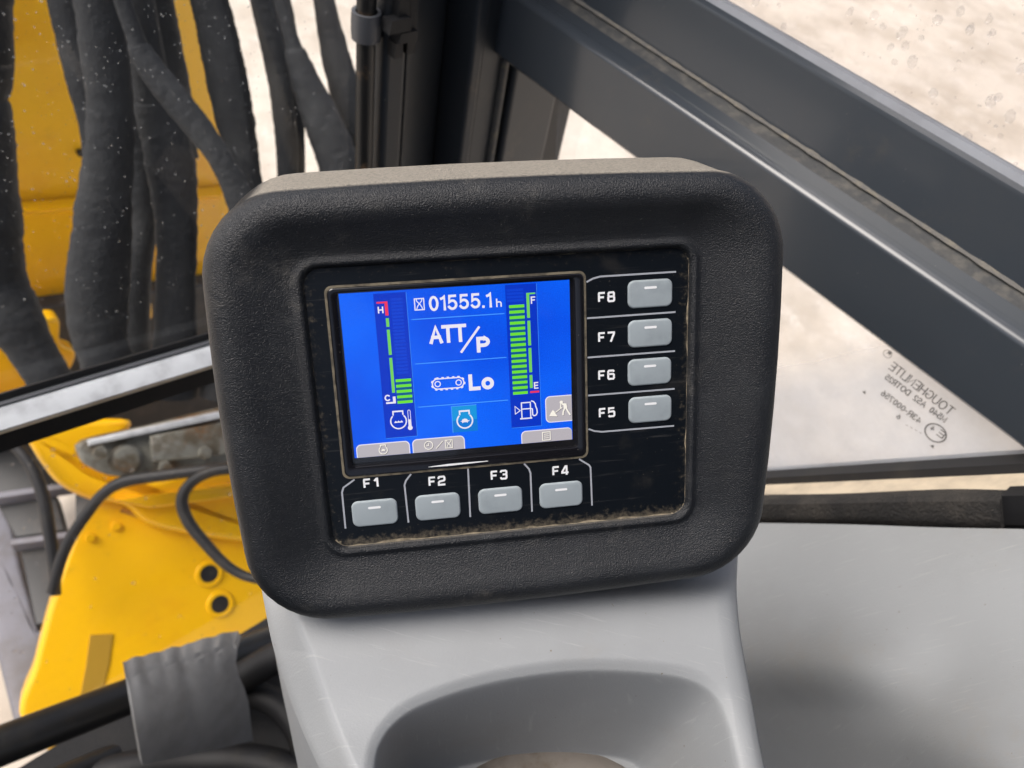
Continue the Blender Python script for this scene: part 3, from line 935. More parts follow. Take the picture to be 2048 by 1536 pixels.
# idle button
q0, q1 = Z2(893, 1066), Z2(1078, 1232)
u0, v0, u1, v1 = box_of(q0, q1)
d = MB(); rect2(d, (u0, v0), (u1, v1), W1)
ib = d.build('idle_button', M['lcd_teal'], scr)
d = MB(); rect2(d, (u0 + .1, v0 + (v1 - v0) * .45), (u1 - .1, v1 - .1), W2)
d.build('idle_button_sheen', M['lcd_teal2'], scr)
d = MB()
stroke2(d, [(u0 + .15, v0), (u0 + .15, v1 - .15), (u1, v1 - .15)], 0.3, W3)
d.build('idle_button_edge', M['lcd_line'], scr)
d = MB()
c = Z6(335, 825)
engine(d, c[0] + .1, c[1] - .05, 2.75, 0.52, W4)
d.build('idle_icon', M['lcd_white'], scr)
# fuel pump
d = MB()
pA, pB = Z6(1112, 800), Z6(1235, 575)
u0, v0, u1, v1 = box_of(pA, pB)
stroke2(d, [(u0 + .2, v0), (u0 + .2, v1), (u1 - .1, v1), (u1 - .1, v0)], 0.42, W3)
stroke2(d, [(u0 - .5, v0), (u1 + .4, v0)], 0.5, W4)
vm = Z6(1170, 665)[1]
stroke2(d, [(u0 + .2, vm), (u1 - .1, vm)], 0.42, W4)
stroke2(d, [(u1, v0 + 3.6), (u1 + .55, v0 + 3.4), (u1 + .6, v0 + 1.2), (u1 + 1.1, v0 + .75), (u1 + 1.9, v0 + 1.0), (u1 + 2.3, v0 + 1.9), (u1 + 2.2, v0 + 3.2), (u1 + 1.8, v0 + 4.3), (u1 + 1.7, v0 + 5.2), (u1 + 1.1, v0 + 6.1), (u1 + .2, v0 + 6.45)], 0.42, W5)
ta, tb, tc_ = Z6(1028, 632), Z6(1028, 738), Z6(1095, 690)
ta = (tb[0], ta[1])
stroke2(d, [ta, tb, tc_], 0.32, W3, closed=True)
d.build('fuel_icon', M['lcd_white'], scr)
# grey tabs
def tab(name, a, b, corners):
    u0, v0, u1, v1 = box_of(a, b)
    d = MB(); poly2(d, rr2(u0, v0, u1, v1, 1.7, corners), W1)
    rim = d.build(name, M['lcd_line' if False else 'lcd_white'], scr)
    d = MB()
    bl = 0.0 if v0 < -27 else 0.32
    rt = 0.0 if u1 > 41.0 else 0.32
    poly2(d, rr2(u0 + .32, v0 + bl, u1 - rt, v1 - .32, 1.45, corners), W2)
    d.build('tab_face', M['lcd_grey'], scr)
    return u0, v0, u1, v1
VB = -27.85
a = Z2(240, 1330); b = Z2(610, 1300)
t1_ = tab('engine_tab', (a[0] + .2, VB), (b[0], b[1]), (1, 1, 0, 0))
a = Z2(627, 1290); b = Z2(985, 1264)
t2_ = tab('clock_tab', (a[0], VB), (b[0], b[1]), (1, 1, 0, 0))
a = Z2(1372, 1240); b = Z2(1718, 1208)
t3_ = tab('menu_tab', (a[0], VB), (b[0], b[1]), (1, 1, 0, 0))
a = Z2(1542, 1180); b = Z2(1725, 980)
t4_ = tab('work_mode_tab', (a[0], a[1]), (41.65, b[1] - .3), (1, 0, 0, 1))
for off, m, wv in ((0.16, 'lcd_shadow', W3), (0.0, 'lcd_cream', W4)):
    nm_ = 'tab_icon' if m == 'lcd_cream' else 'tab_icon_shadow'
    d = MB()
    c = Z4(665, 1305)
    engine(d, c[0] + off, c[1] - off, 1.45, 0.32, wv)
    d.build(nm_, M[m], scr)
    d = MB()
    c = Z4(1362, 1232)
    stroke2(d, arc(c[0] + off, c[1] - off, 1.5, 0, 360, 22)[:-1], 0.3, wv, closed=True)
    stroke2(d, [(c[0] + off, c[1] + .8 - off), (c[0] + off, c[1] - .1 - off), (c[0] - .9 + off, c[1] - .1 - off)], 0.28, wv)
    d.build(nm_, M[m], scr)
    d = MB()
    a_, b_ = Z4(1475, 1283), Z4(1578, 1165)
    stroke2(d, [(a_[0] + off, a_[1] - off), (b_[0] + off, b_[1] - off)], 0.28, wv)
    d.build(nm_, M[m], scr)
    d = MB()
    a_, b_ = Z4(1625, 1275), Z4(1722, 1145)
    hourglass(d, a_[0] + off, a_[1] - off, b_[0] + off, b_[1] - off, 0.27, wv)
    d.build(nm_, M[m], scr)
    d = MB()
    a_, b_ = Z6(1402, 1095), Z6(1502, 978)
    u0, v0, u1, v1 = box_of(a_, b_)
    stroke2(d, [(u0 + off, v0 - off), (u1 + off, v0 - off), (u1 + off, v1 - off), (u0 + off, v1 - off)], 0.34, wv, closed=True)
    for k in range(3):
        vv = v0 + (v1 - v0) * (.26 + .24 * k)
        stroke2(d, [(u0 + .5 + off, vv - off), (u1 - .5 + off, vv - off)], 0.24, wv)
    d.build(nm_, M[m], scr)
    d = MB()
    # digging figure and heap
    F6 = lambda x, y: (Z6(x, y)[0] + off, Z6(x, y)[1] - off)
    poly2(d, [F6(1490, 765), F6(1515, 715), F6(1540, 680), F6(1562, 700), F6(1580, 735), F6(1605, 768)], wv)
    stroke2(d, [F6(1575, 715), F6(1665, 645)], 0.32, wv)
    poly2(d, arc(*F6(1655, 575), 0.62, 0, 360, 12)[:-1], wv)
    stroke2(d, [F6(1665, 600), F6(1712, 605), F6(1725, 650)], 0.75, wv + 0.005)
    stroke2(d, [F6(1650, 595), F6(1645, 645), F6(1665, 655)], 0.42, wv + 0.007)
    poly2(d, [F6(1680, 600), F6(1725, 590), F6(1735, 660), F6(1690, 665)], wv + 0.003)
    stroke2(d, [F6(1700, 660), F6(1680, 705), F6(1678, 752)], 0.55, wv + 0.009)
    stroke2(d, [F6(1720, 655), F6(1745, 700), F6(1778, 748)], 0.55, wv + 0.011)
    d.build(nm_, M[m], scr)

# ------------------------------------------------------------------ console under the monitor
con = thing('control_console', 'light grey plastic console with a dirty rounded tray below the monitor', 'console', at(1000, 1400, 0.34))
ROWS = [((470, 860), (1505, 900), 0.352), ((486, 980), (1490, 1000), 0.352), ((506, 1090), (1478, 1085), 0.338), ((520, 1160), (1474, 1150), 0.318), ((530, 1215), (1474, 1195), 0.303),
        ((548, 1300), (1481, 1270), 0.296), ((590, 1425), (1503, 1395), 0.288), ((640, 1540), (1530, 1536), 0.275), ((715, 1700), (1575, 1700), 0.256)]
flat_rows = [(l[0], l[1], r[0], r[1], z) for l, r, z in ROWS]
crows = catmull(flat_rows, 56)
pocket = catmull([(752, 1720), (752, 1540), (765, 1475), (805, 1428), (870, 1396), (960, 1369), (1060, 1351), (1170, 1343), (1290, 1348), (1375, 1362), (1425, 1392), (1452, 1445), (1475, 1540), (1500, 1720)], 6)
def inside_dist(x, y):
    """signed distance in pixels to the tray's edge, positive inside"""
    ins = False
    dm = 1e9
    n = len(pocket)
    for i in range(n):
        ax, ay = pocket[i - 1]
        bx, by = pocket[i]
        if (ay > y) != (by > y) and x < (bx - ax) * (y - ay) / (by - ay) + ax: ins = not ins
        if i == 0: continue
        dx, dy = bx - ax, by - ay
        l2 = dx * dx + dy * dy
        t = max(0, min(1, ((x - ax) * dx + (y - ay) * dy) / l2)) if l2 else 0
        d = math.hypot(x - ax - t * dx, y - ay - t * dy)
        dm = min(dm, d)
    return dm if ins else -dm
def sstep(a, b, x):
    t = max(0, min(1, (x - a) / (b - a)))
    return t * t * (3 - 2 * t)
NC = 250
cmesh = []
for lx, ly, rx, ry, z in crows:
    row = []
    zl, zr = z - 0.011, z + 0.011
    sil_l, sil_r = at(lx, ly, zl + 0.020), at(rx, ry, zr + 0.007)
    fl = min(1.0, max(0.35, (ly - 950) / 350))
    rid_l, rid_r = at(lx + 72 * fl, ly + 4, zl), at(rx - 30, ry, zr)
    for h in (0.20, 0.08, 0.02, 0.006):
        row.append(sil_l - UP * h + (rid_l - sil_l) * (0.12 if h < .01 else 0.25 if h < .05 else .4) * 0.3)
    # facet, rounded at the ridge
    for t in (0.0, 0.25, 0.5, 0.72, 0.86):
        row.append(sil_l.lerp(rid_l, t))
    inner0 = rid_l.lerp(rid_r, 0.012)
    for t in (0.35, 0.7):
        row.append((rid_l - UP * 0.0008 * (1 - t)).lerp(inner0, t))
    for k in range(NC + 1):
        t = 0.012 + (0.976) * k / NC
        p = rid_l.lerp(rid_r, t)
        x, y = (lx + 72 * fl) + (rx - 30 - lx - 72 * fl) * t, ly + (ry - ly) * t
        if y > 1300:
            dd = inside_dist(x, y)
            if dd > -30:
                p = p - UP * (0.0030 * sstep(-30, 4, dd) + 0.084 * sstep(-8, 34, dd))
        row.append(p)
    for t in (0.3, 0.6, 0.85, 1.0):
        q = rid_r.lerp(sil_r, t)
        row.append(q + UP * 0.0012 * math.sin(math.pi * t))
    for h in (0.004, 0.02, 0.08, 0.2):
        row.append(sil_r - UP * h + (rid_r - sil_r) * 0.1)
    cmesh.append(row)
MB().grid(cmesh).build('console_body', M['grey_plastic'], con, smooth=70)
# dirty base in the tray
tb_ = MB()
ctr = at(1118, 1752, 0.327)
rws = []
a1 = (C2W @ Vector((0.99, -0.05, 0.1))); a1.z = 0; a1.normalize()
a2 = Vector((-a1.y, a1.x, 0))
for rr_, hh in ((0.0, .004), (.5, .0038), (.8, .003), (.95, .0012), (1.0, -.004)):
    rws.append([ctr + a1 * (0.062 * rr_ * math.cos(t * math.pi / 24)) + a2 * (0.054 * rr_ * math.sin(t * math.pi / 24)) + UP * (hh + 0.0006 * noise.noise((rr_ * 9, t * .7, 1))) for t in range(48)])
tb_.grid(rws, closed=True)
tb_.build('tray_base', M['dirt'], con, smooth=60)

# ------------------------------------------------------------------ right-hand trim below the side window
SD = (ons(2048, 928) - ons(1512, 958)).normalized()          # along the sloping sill
trim = thing('side_trim', 'wide pale grey moulded side panel to the right of the console', 'trim panel', at(1800, 1300, 0.42))
TG = [[(1330, 1046, .665), (1510, 1046, .602), (1700, 1049, .530), (1880, 1055, .476), (2048, 1058, .434), (2250, 1062, .39)],
      [(1340, 1110, .640), (1515, 1110, .580), (1700, 1110, .515), (1880, 1110, .464), (2048, 1112, .424), (2250, 1115, .383)],
      [(1350, 1220, .615), (1520, 1220, .548), (1700, 1220, .488), (1880, 1220, .442), (2048, 1220, .405), (2250, 1220, .37)],
      [(1370, 1330, .60), (1520, 1330, .535), (1700, 1330, .460), (1890, 1330, .420), (2048, 1330, .384), (2250, 1330, .352)],
      [(1370, 1430, .61), (1540, 1430, .546), (1720, 1430, .462), (1890, 1430, .400), (2048, 1430, .364), (2250, 1430, .337)],
      [(1390, 1540, .62), (1560, 1540, .560), (1740, 1540, .470), (1900, 1540, .388), (2048, 1540, .345), (2250, 1540, .320)],
      [(1400, 1760, .66), (1570, 1760, .60), (1750, 1760, .51), (1910, 1760, .41), (2048, 1760, .335), (2250, 1760, .30)]]
ext = lambda a, b, k: tuple(p + (p - q) * k for p, q in zip(a, b))
TG = [[ext(r[0], r[1], .9)] + r + [ext(r[-1], r[-2], 2.0)] for r in TG]
TG.append([ext(a, b, 1.6) for a, b in zip(TG[-1], TG[-2])])
c1 = [catmull(r, 8) for r in TG]
cols = list(zip(*c1))
c2 = [catmull(list(c), 8) for c in cols]
trow = [[at(*c2[j][i]) for j in range(len(c2))] for i in range(len(c2[0]))]
tm = MB().grid(trow)
tm.build('trim_skin', M['grey_plastic'], trim, smooth=80)

# ------------------------------------------------------------------ cab shell: pillar, rails, sill, roof
cab = thing('cab_frame', 'dark grey painted steel cab frame with upright pillar and slanting window rail', 'cab', CAM + FWD * FRONT + LAT * SIDE - UP * 1.1)
def prism_up(mb, foot, lo, hi):
    """vertical prism over a ground-plan outline (world points)"""
    a = [Vector((p.x, p.y, lo)) for p in foot]
    b = [Vector((p.x, p.y, hi)) for p in foot]
    mb.grid([a, b], closed=True)
    n = len(foot)
    base = len(mb.v) - 2 * n
    for s in (0, n):
        for t in tessellate_polygon([[Vector((p.x, p.y, 0)) for p in foot]]):
            mb.f.append([base + s + i for i in t])
    return mb
def ff(x, f):
    """ground-plan point seen at column x of the photograph (height 150) on the front-parallel plane f"""
    return onf(x, 150, f)
ZLO, ZHI = CAMH - 0.95, CAMH + 0.55
def pil(name, xs, f0, f1, m, skew=0.0, bev=0.0):
    a, b = ff(xs[0], f0), ff(xs[1], f0 + skew)
    foot = [a, b, b + FWD * (f1 - f0 - skew), a + FWD * (f1 - f0)]
    o = MB()
    prism_up(o, foot, ZLO, ZHI)
    ob = o.build(name, m, cab)
    if bev:
        md = ob.modifiers.new('edge', 'BEVEL'); md.width = bev; md.segments = 3
        md.limit_method = 'ANGLE'
    return ob
pil('pillar_channel', (752, 766), 0.50, 0.53, M['clip'], bev=.002)
pil('pillar_edge', (770, 812), 0.487, 0.53, M['pillar_paint'], 0.0, .004)
pil('pillar_side', (811, 884), 0.492, 0.53, M['pillar_paint'], 0.022, .004)
pil('pillar_seal', (872, 950), 0.528, 0.56, M['black'])
pil('pillar_lip', (940, 962), 0.478, 0.55, M['pillar_paint'], 0.0, .003)
pil('front_pillar', (955, 1024), 0.482, 0.56, M['pillar_paint'], 0.006, .004)
pil('pillar_groove', (1018, 1036), 0.497, 0.56, M['black'])
pil('pillar_groove_bead', (1008, 1017), 0.480, 0.50, M['bead'], 0.0, .002)
pil('rear_pillar_face', (1030, 1124), 0.478, 0.56, M['pillar_paint'], 0.014, .005)
pil('side_window_seal', (1116, 1156), 0.50, 0.57, M['black'], 0.01)

# slanting rail (runs fore and aft, level): profile points found from the lines it draws
def rail_pt(x, y, l):
    p = ons(x, y, l) - CAM
    return (p.dot(LAT), p.z)
prof = [rail_pt(1500, 495, SIDE + .03), rail_pt(1500, 495, SIDE), ]
bot = rail_pt(1500, 495, SIDE)
e_lo = rail_pt(1500, 324, SIDE)
e_hi = rail_pt(1500, 292, SIDE + .006)
l_in = rail_pt(1500, 285, SIDE + .010)
l_out = rail_pt(1500, 226, SIDE + .030)
b_lo = rail_pt(1500, 75, SIDE + .034)
b_mid = rail_pt(1500, 52, SIDE + .038)
b_hi = rail_pt(1500, 25, SIDE + .052)
prof = [(bot[0] + .05, bot[1] + .0), (bot[0] + .004, bot[1]), (bot[0], bot[1] + .004), ] + [(e_lo[0] + (l_in[0] - e_lo[0]) * (1 - math.cos(k_ * math.pi / 14)), e_lo[1] + (l_in[1] - e_lo[1]) * math.sin(k_ * math.pi / 14)) for k_ in range(8)]
prof2 = [l_out, (l_out[0] + .001, l_out[1] + .003), b_lo, (b_lo[0] + .001, b_lo[1] + (b_mid[1] - b_lo[1]) * .6), b_mid]
prof3 = [b_mid, (b_mid[0] + .002, b_mid[1] + .004), b_hi, (b_hi[0] + .003, b_hi[1] - .02), (b_hi[0] + .003, bot[1])]
def extr(pr, f0, f1):
    return [[CAM + LAT * l + UP * h + FWD * f for l, h in pr] for f in (f0, f1)]
MB().grid(extr(prof, 0.49, -0.60)).build('rail_lower_face', M['paint_dark'], cab, smooth=35)
MB().grid(extr(prof2, 0.50, -0.60)).build('rail_upper_face', M['paint_dark'], cab, smooth=35)
l_mid = (l_in[0] * .5 + l_out[0] * .5, (l_in[1] + l_out[1]) / 2 - .0015)
MB().grid(extr(prof3, 0.50, -0.60)).build('rail_cap', M['cap'], cab, smooth=50)
MB().grid(extr([l_in, l_mid], 0.49, -0.60)).build('rail_groove', M['paint_dark'], cab)
MB().grid(extr([l_mid, l_out], 0.49, -0.60)).build('rail_ledge', M['ledge_dust'], cab)
bd = MB()
for i in range(130):
    f = 0.46 - i * 0.008
    pass
rowsb = []
for i in range(260):
    f = 0.47 - i * 0.004
    k = 0.0012 + 0.0009 * max(0, noise.noise((i * .31, 0, 0)) + .3)
    c = CAM + LAT * (l_out[0] - .001) + UP * (l_out[1] + .0006) + FWD * f
    rowsb.append([c + LAT * (-k * 1.6), c + LAT * (-k * .8) + UP * k * .6, c + UP * k])
bd.grid(rowsb)
bd.build('rail_bead', M['bead'], cab, smooth=60)

# sill stack under the triangular pane: black seal, tan ledge
def sillstrip(name, ya, yb, la, lb, m, depth=.02, x0=1512, x1=2048, par=None):
    A0, A1 = ons(x0, ya[0], la), ons(x1, ya[1], la)
    B0, B1 = ons(x0, yb[0], lb), ons(x1, yb[1], lb)
    dA, dB = (A1 - A0), (B1 - B0)
    A0, A1, B0, B1 = A0 - dA * .9, A1 + dA * .35, B0 - dB * .9, B1 + dB * .35
    o = MB()
    o.hexa([A0, B0, B0 + LAT * depth, A0 + LAT * depth], [A1, B1, B1 + LAT * depth, A1 + LAT * depth])
    return o.build(name, m, par or cab)
sillstrip('sill_seal', (957, 927), (971, 947), SIDE - .002, SIDE - .004, M['black'])
sillstrip('sill_ledge', (970.5, 946.5), (1010, 998), SIDE - .004, SIDE - .030, M['tan'])
sillstrip('sill_face', (1009, 997), (1075, 1085), SIDE - .0305, SIDE - .022, M['black'])

# floor and lower side wall of the cab
CW, CB = 1.02, 1.05
def cabpt(l, f, h): return CAM + LAT * l + FWD * f + UP * h
def cbox(name, l0, l1, f0, f1, h0, h1, m, par=None):
    o = MB()
    o.hexa([cabpt(l0, f0, h0), cabpt(l1, f0, h0), cabpt(l1, f1, h0), cabpt(l0, f1, h0)], [cabpt(l0, f0, h1), cabpt(l1, f0, h1), cabpt(l1, f1, h1), cabpt(l0, f1, h1)])
    return o.build(name, m, par or cab)
LL = SIDE - CW
cbox('unseen_door_panel', LL - .02, LL + .02, -CB + .07, FRONT - .02, -1.06, -.27, M['paint_dark'])  # unseen door side, added to give the rail a dark reflection
cbox('left_post', LL - .03, LL + .04, FRONT - .02, FRONT + .05, -1.1, .3, M['paint_dark'])
cbox('unseen_rear_wall', LL, SIDE - .005, -CB, -CB + .03, -1.06, .55, M['pillar_paint'])  # unseen wall, part roof and seat added to darken the bezel's reflections
cbox('unseen_roof_panel', LL - .03, SIDE + .05, -CB - .03, -.34, .55, .60, M['pillar_paint'])
cbox('unseen_seat_back', -.32, .20, -.80, -.66, -.75, .0, M['black'])
cbox('floor_plate', LL, SIDE - .002, -CB + .03, FRONT - .027, -1.15, -1.07, M['floor'])
A_, B_ = ons(1430, 1075, SIDE - .006), ons(2700, 1150, SIDE - .006)
MB().hexa([A_, B_, Vector((B_.x, B_.y, .95)), Vector((A_.x, A_.y, .95))], [p + LAT * .02 for p in (A_, B_, Vector((B_.x, B_.y, .95)), Vector((A_.x, A_.y, .95)))]).build('side_wall', M['paint_dark'], cab)

# ------------------------------------------------------------------ panes
sw = thing('side_window', 'triangular lower side window with mirrored etched lettering and milky painted reflection', 'window', ons(1700, 950))
a, b, c = ons(1140, 150), ons(2200, 1010), ons(1300, 1010)
nL = LAT
pane = [ons(1135, 150, SIDE + .012), ons(2250, 985, SIDE + .012), ons(2250, 930, SIDE + .012), ons(1140, 990, SIDE + .012)]
def pane_solid(name, pts, off, m, par):
    o = MB()
    o.hexa(pts, [p + off for p in pts])
    return o.build(name, m, par)
def flatpane(name, pts, m, par, loc=None):
    return MB().add(pts, [list(range(len(pts)))]).build(name, m, par)
flatpane('pane', [ons(1120, 100, SIDE + .012), ons(2300, 985, SIDE + .012), ons(2300, 905, SIDE + .012), ons(2048, 938, SIDE + .012), ons(1512, 968, SIDE + .012), ons(1100, 990, SIDE + .012)][:2] +
         [ons(2300, 912, SIDE + .012), ons(1512, 968, SIDE + .012), ons(1080, 992, SIDE + .012)], M['sideglass'], sw)
def etched(txt, x0, y0, x1, y1, hgt, name='etched_lettering', th=.0007, lay=.0105, gap=.26):
    """mirrored lettering on the pane: reads from outside; from pixel x0,y0 (text start) to x1,y1 (text end), letter tops towards the rail"""
    A_, B_ = ons(x0, y0, SIDE + lay), ons(x1, y1, SIDE + lay)
    ex = (B_ - A_).normalized()
    ey = LAT.cross(ex).normalized()
    if ey.z < 0: ey = -ey
    o = MB()
    write(o, txt, 0, 0, (B_ - A_).length, hgt, th, 0, gap=gap, space=lambda x, y, w_: A_ + ex * x + ey * y - LAT * (w_ * .002))
    return o.build(name, M['etch'], sw)
etched('TOUGHENLITE', 1899, 832, 1776, 737, .0072)
etched('M540  AS2  DOTR25', 1888, 846, 1768, 757, .0050)
etched('43R-000756', 1838, 848, 1760, 789, .0050)
etched('E', 1884, 878, 1872, 869, .0058)
etched('4', 1866, 863, 1859, 858, .0042)
etched('6', 1798, 840, 1791, 835, .0042)
def ringmark(x, y, r, th):
    c = ons(x, y, SIDE + .0105)
    o = MB()
    def rg(rad): return [c + FWD * (rad * math.cos(t * math.pi / 20)) + UP * (rad * math.sin(t * math.pi / 20)) for t in range(40)]
    o.grid([rg(r), rg(r - th)], closed=True)
    return o.build('etched_ring', M['etch'], sw)
ringmark(1871, 866, .0072, .0009)
ringmark(1775, 708, .0030, .0004)
etched('R', 1778, 711, 1773, 706, .0032)
for (x, y) in ((1728, 786), (1864, 894)):
    c = ons(x, y, SIDE + .0105)
    MB().add([c + FWD * .0016, c - FWD * .0014 - UP * .0004, c + UP * .0022], [[0, 1, 2]]).build('etched_arrow', M['etch'], sw)
for k in range(4):
    etched('-', 1815 + 9 * k, 853 + 5 * k, 1811 + 9 * k, 850 + 5 * k, .0012, th=.0004)

uw = thing('upper_side_window', 'upper side window pane above the dark rail, streaked with rain', 'window', ons(1900, 100, SIDE + .06))
p_ = [CAM + LAT * (b_hi[0] - .004) + UP * h + FWD * f for h, f in ((b_hi[1] - .01, .47), (b_hi[1] - .01, -.7), (.52, -.7), (.52, .47))]
flatpane('pane', p_, M['upglass'], uw)
def drops(name, par, n, gen, rmin, rmax, nrm, stretch=UP, seedv=1, m='drop'):
    rnd = random.Random(seedv)
    o = MB()
    for i in range(n):
        c, r = gen(rnd)
        r = r if r else rmin + (rmax - rmin) * rnd.random() ** 3
        u = (stretch + Vector((rnd.uniform(-.3, .3), rnd.uniform(-.3, .3), 0))).normalized()
        v = nrm.cross(u).normalized()
        el = rnd.uniform(.9, 1.5)
        vs = [c + nrm * r * .45]
        for rad, hh in ((.7, .32), (1.0, .0)):
            vs += [c + u * (r * el * rad * math.cos(k * math.pi / 3.5)) + v * (r * rad * math.sin(k * math.pi / 3.5)) + nrm * (r * hh) for k in range(7)]
        fs = [[0, 1 + k, 1 + (k + 1) % 7] for k in range(7)] + [[1 + k, 8 + k, 8 + (k + 1) % 7, 1 + (k + 1) % 7] for k in range(7)]
        o.add(vs, fs)
    ob = o.build(name, M[m], par, smooth=80)
    tag(ob, kind='stuff')
    return ob
drops('rain_drops', uw, 170, lambda r: (onp(r.uniform(1480, 2048), r.uniform(0, 340), LAT, b_hi[0] - .003), None), .0004, .0034, LAT, seedv=4)
# windscreen
ws = thing('windscreen', 'upper windscreen sash of rain-specked glass over a pale metal bottom rail', 'windscreen', onf(215, 780))
flatpane('pane', [onf(-400, 940, FRONT + .010), onf(745, 566, FRONT + .010), onf(700, -250, FRONT + .010), onf(-400, -250, FRONT + .010)], M['glass'], ws)
drops('rain_drops', ws, 1200, lambda r: (onf(r.uniform(0, 720) , r.uniform(-10, 640), FRONT + .008), None), .00018, .0009, -FWD, seedv=9, m='speck')
def barr(name, ya, yb, fa, fb, m, depth, par, bev=0):
    """bar along the windscreen's foot: rows given where it meets x=0 and x=420"""
    A0, A1 = onf(0, ya[0], fa), onf(420, ya[1], fa)
    B0, B1 = onf(0, yb[0], fb), onf(420, yb[1], fb)
    dA, dB = A1 - A0, B1 - B0
    A0, A1, B0, B1 = A0 - dA * 1.2, A1 + dA * 1.25, B0 - dB * 1.2, B1 + dB * 1.25
    o = MB().hexa([A0, B0, B0 + FWD * depth, A0 + FWD * depth], [A1, B1, B1 + FWD * depth, A1 + FWD * depth]).build(name, m, par)
    if bev:
        md = o.modifiers.new('edge', 'BEVEL'); md.width = bev; md.segments = 3
    return o
def barline(y0, y1, f):
    A0, A1 = onf(0, y0, f), onf(420, y1, f)
    d = A1 - A0
    return A0 - d * 1.2, A1 + d * 1.25
def barloft(name, lines, m):
    P_ = [barline(*l) for l in lines]
    return MB().grid([[p[0] for p in P_], [p[1] for p in P_]]).build(name, m, ws, smooth=40)
barloft('glazing_seal', [(786, 663, FRONT + .009), (789, 666, FRONT + .005), (801, 677, FRONT + .003), (803, 679, FRONT + .008)], M['black'])
barloft('sash_trim', [(802, 678, FRONT + .005), (804, 680, FRONT + .001), (811, 687, FRONT - .002), (812, 688, FRONT + .002)], M['clip'])
barloft('sash_rail', [(811, 687, FRONT + .004), (812.5, 688.5, FRONT - .001), (817, 693, FRONT - .004), (850, 721, FRONT - .016), (861, 731, FRONT - .020), (866, 735, FRONT - .019), (869, 738, FRONT - .012), (869, 738, FRONT + .01)], M['alu'])
barr('sash_foot_seal', (862, 732), (906, 768), FRONT - .004, FRONT - .002, M['black'], .02, ws)
lw = thing('lower_windscreen', 'lower front glass under the pale sash rail, dotted with water drops', 'windscreen', onf(250, 1200))
flatpane('pane', [onf(-600, 1100, FRONT + .012), onf(900, 600, FRONT + .012), onf(900, 1500, FRONT + .012), onf(-600, 2300, FRONT + .012)], M['lowglass'], lw)
drops('water_drops', lw, 70, lambda r: (onf(r.uniform(10, 520), r.uniform(880, 1400), FRONT + .010), None), .0012, .0030, -FWD, seedv=21)

# ------------------------------------------------------------------ cable tube with clip beside the pillar
ct = thing('cable_tube', 'thin black upright tube with brown rust patch beside the pillar', 'tube', onf(730, 330, .50))
t = MB()
c0 = onf(731, 150, .497)
tube(t, [Vector((c0.x, c0.y, CAMH - .9 + .05 * i)) for i in range(29)], [.0075] * 29, n=16)
t.build('tube_wall', M['rust'], ct, smooth=60)
cl = thing('tube_clip', 'grey nylon clip band clamped around the thin black tube', 'clip', onf(735, 55, .49))
t = MB()
zc = onf(731, 50, .497).z
cc = Vector((c0.x, c0.y, zc))
rws = []
for k, (h, r) in enumerate(((-.0105, .0085), (-.0105, .0112), (-.004, .0116), (.004, .0116), (.0105, .0112), (.0105, .0085))):
    rws.append([cc + UP * h + LAT * r * math.cos(a_ * math.pi / 12) + FWD * r * math.sin(a_ * math.pi / 12) for a_ in range(24)])
t.grid(rws, closed=True)
t.build('band', M['clip'], cl, smooth=40)
t = MB()
for (dl, dh, sl, sh, df) in ((.016, .006, .010, .005, .0), (.022, .020, .006, .016, .004), (.024, -.004, .009, .004, .0), (.017, -.014, .004, .006, .002), (.030, .010, .004, .030, .004)):
    p = cc + LAT * dl + UP * dh + FWD * (df - .022)
    t.hexa([p - LAT * sl - UP * sh, p + LAT * sl - UP * sh, p + LAT * sl - UP * sh + FWD * .01, p - LAT * sl - UP * sh + FWD * .01],
           [p - LAT * sl * .8 + UP * sh, p + LAT * sl * .9 + UP * sh, p + LAT * sl + UP * sh + FWD * .01, p - LAT * sl + UP * sh + FWD * .01])
t.build('clip_lugs', M['black'], cl)

# ------------------------------------------------------------------ foam strip on the sill
fs_ = thing('foam_strip', 'dusty black foam strip lying along the tan window sill', 'foam strip', ons(1700, 1045, SIDE - .03))
l1 = SIDE - .034
rws = []
fo_top = catmull([(1420, 1006), (1512, 1004), (1650, 1002), (1800, 998), (1900, 996), (2000, 996)], 6)
fo_bot = catmull([(1420, 1046), (1512, 1048), (1650, 1049), (1740, 1052), (1820, 1058), (2004, 1060)], 6)
for (xa, ya), (xb, yb) in zip(fo_top, fo_bot):
    a, b = ons(xa, ya, l1), ons(xb, yb, l1)
    dn = (b - a)
    rws.append([a + LAT * .018 - UP * .004, a + LAT * .004 - UP * .0005, a - LAT * .001 + dn * .08, a - LAT * .003 + dn * .5, a - LAT * .001 + dn * .92, b + LAT * .003, b + LAT * .018])
o = MB().grid(rws, caps=True)
o.build('foam_body', M['foam'], fs_, smooth=60)
a, b = ons(2002, 992, l1 + .003), ons(2004, 1050, l1 + .003)
e = SD * .05
MB().hexa([a, b, b + LAT * .012, a + LAT * .012], [a + e, b + e * .96, b + e * .96 + LAT * .012, a + e + LAT * .012]).build('foam_end_block', M['black'], fs_)

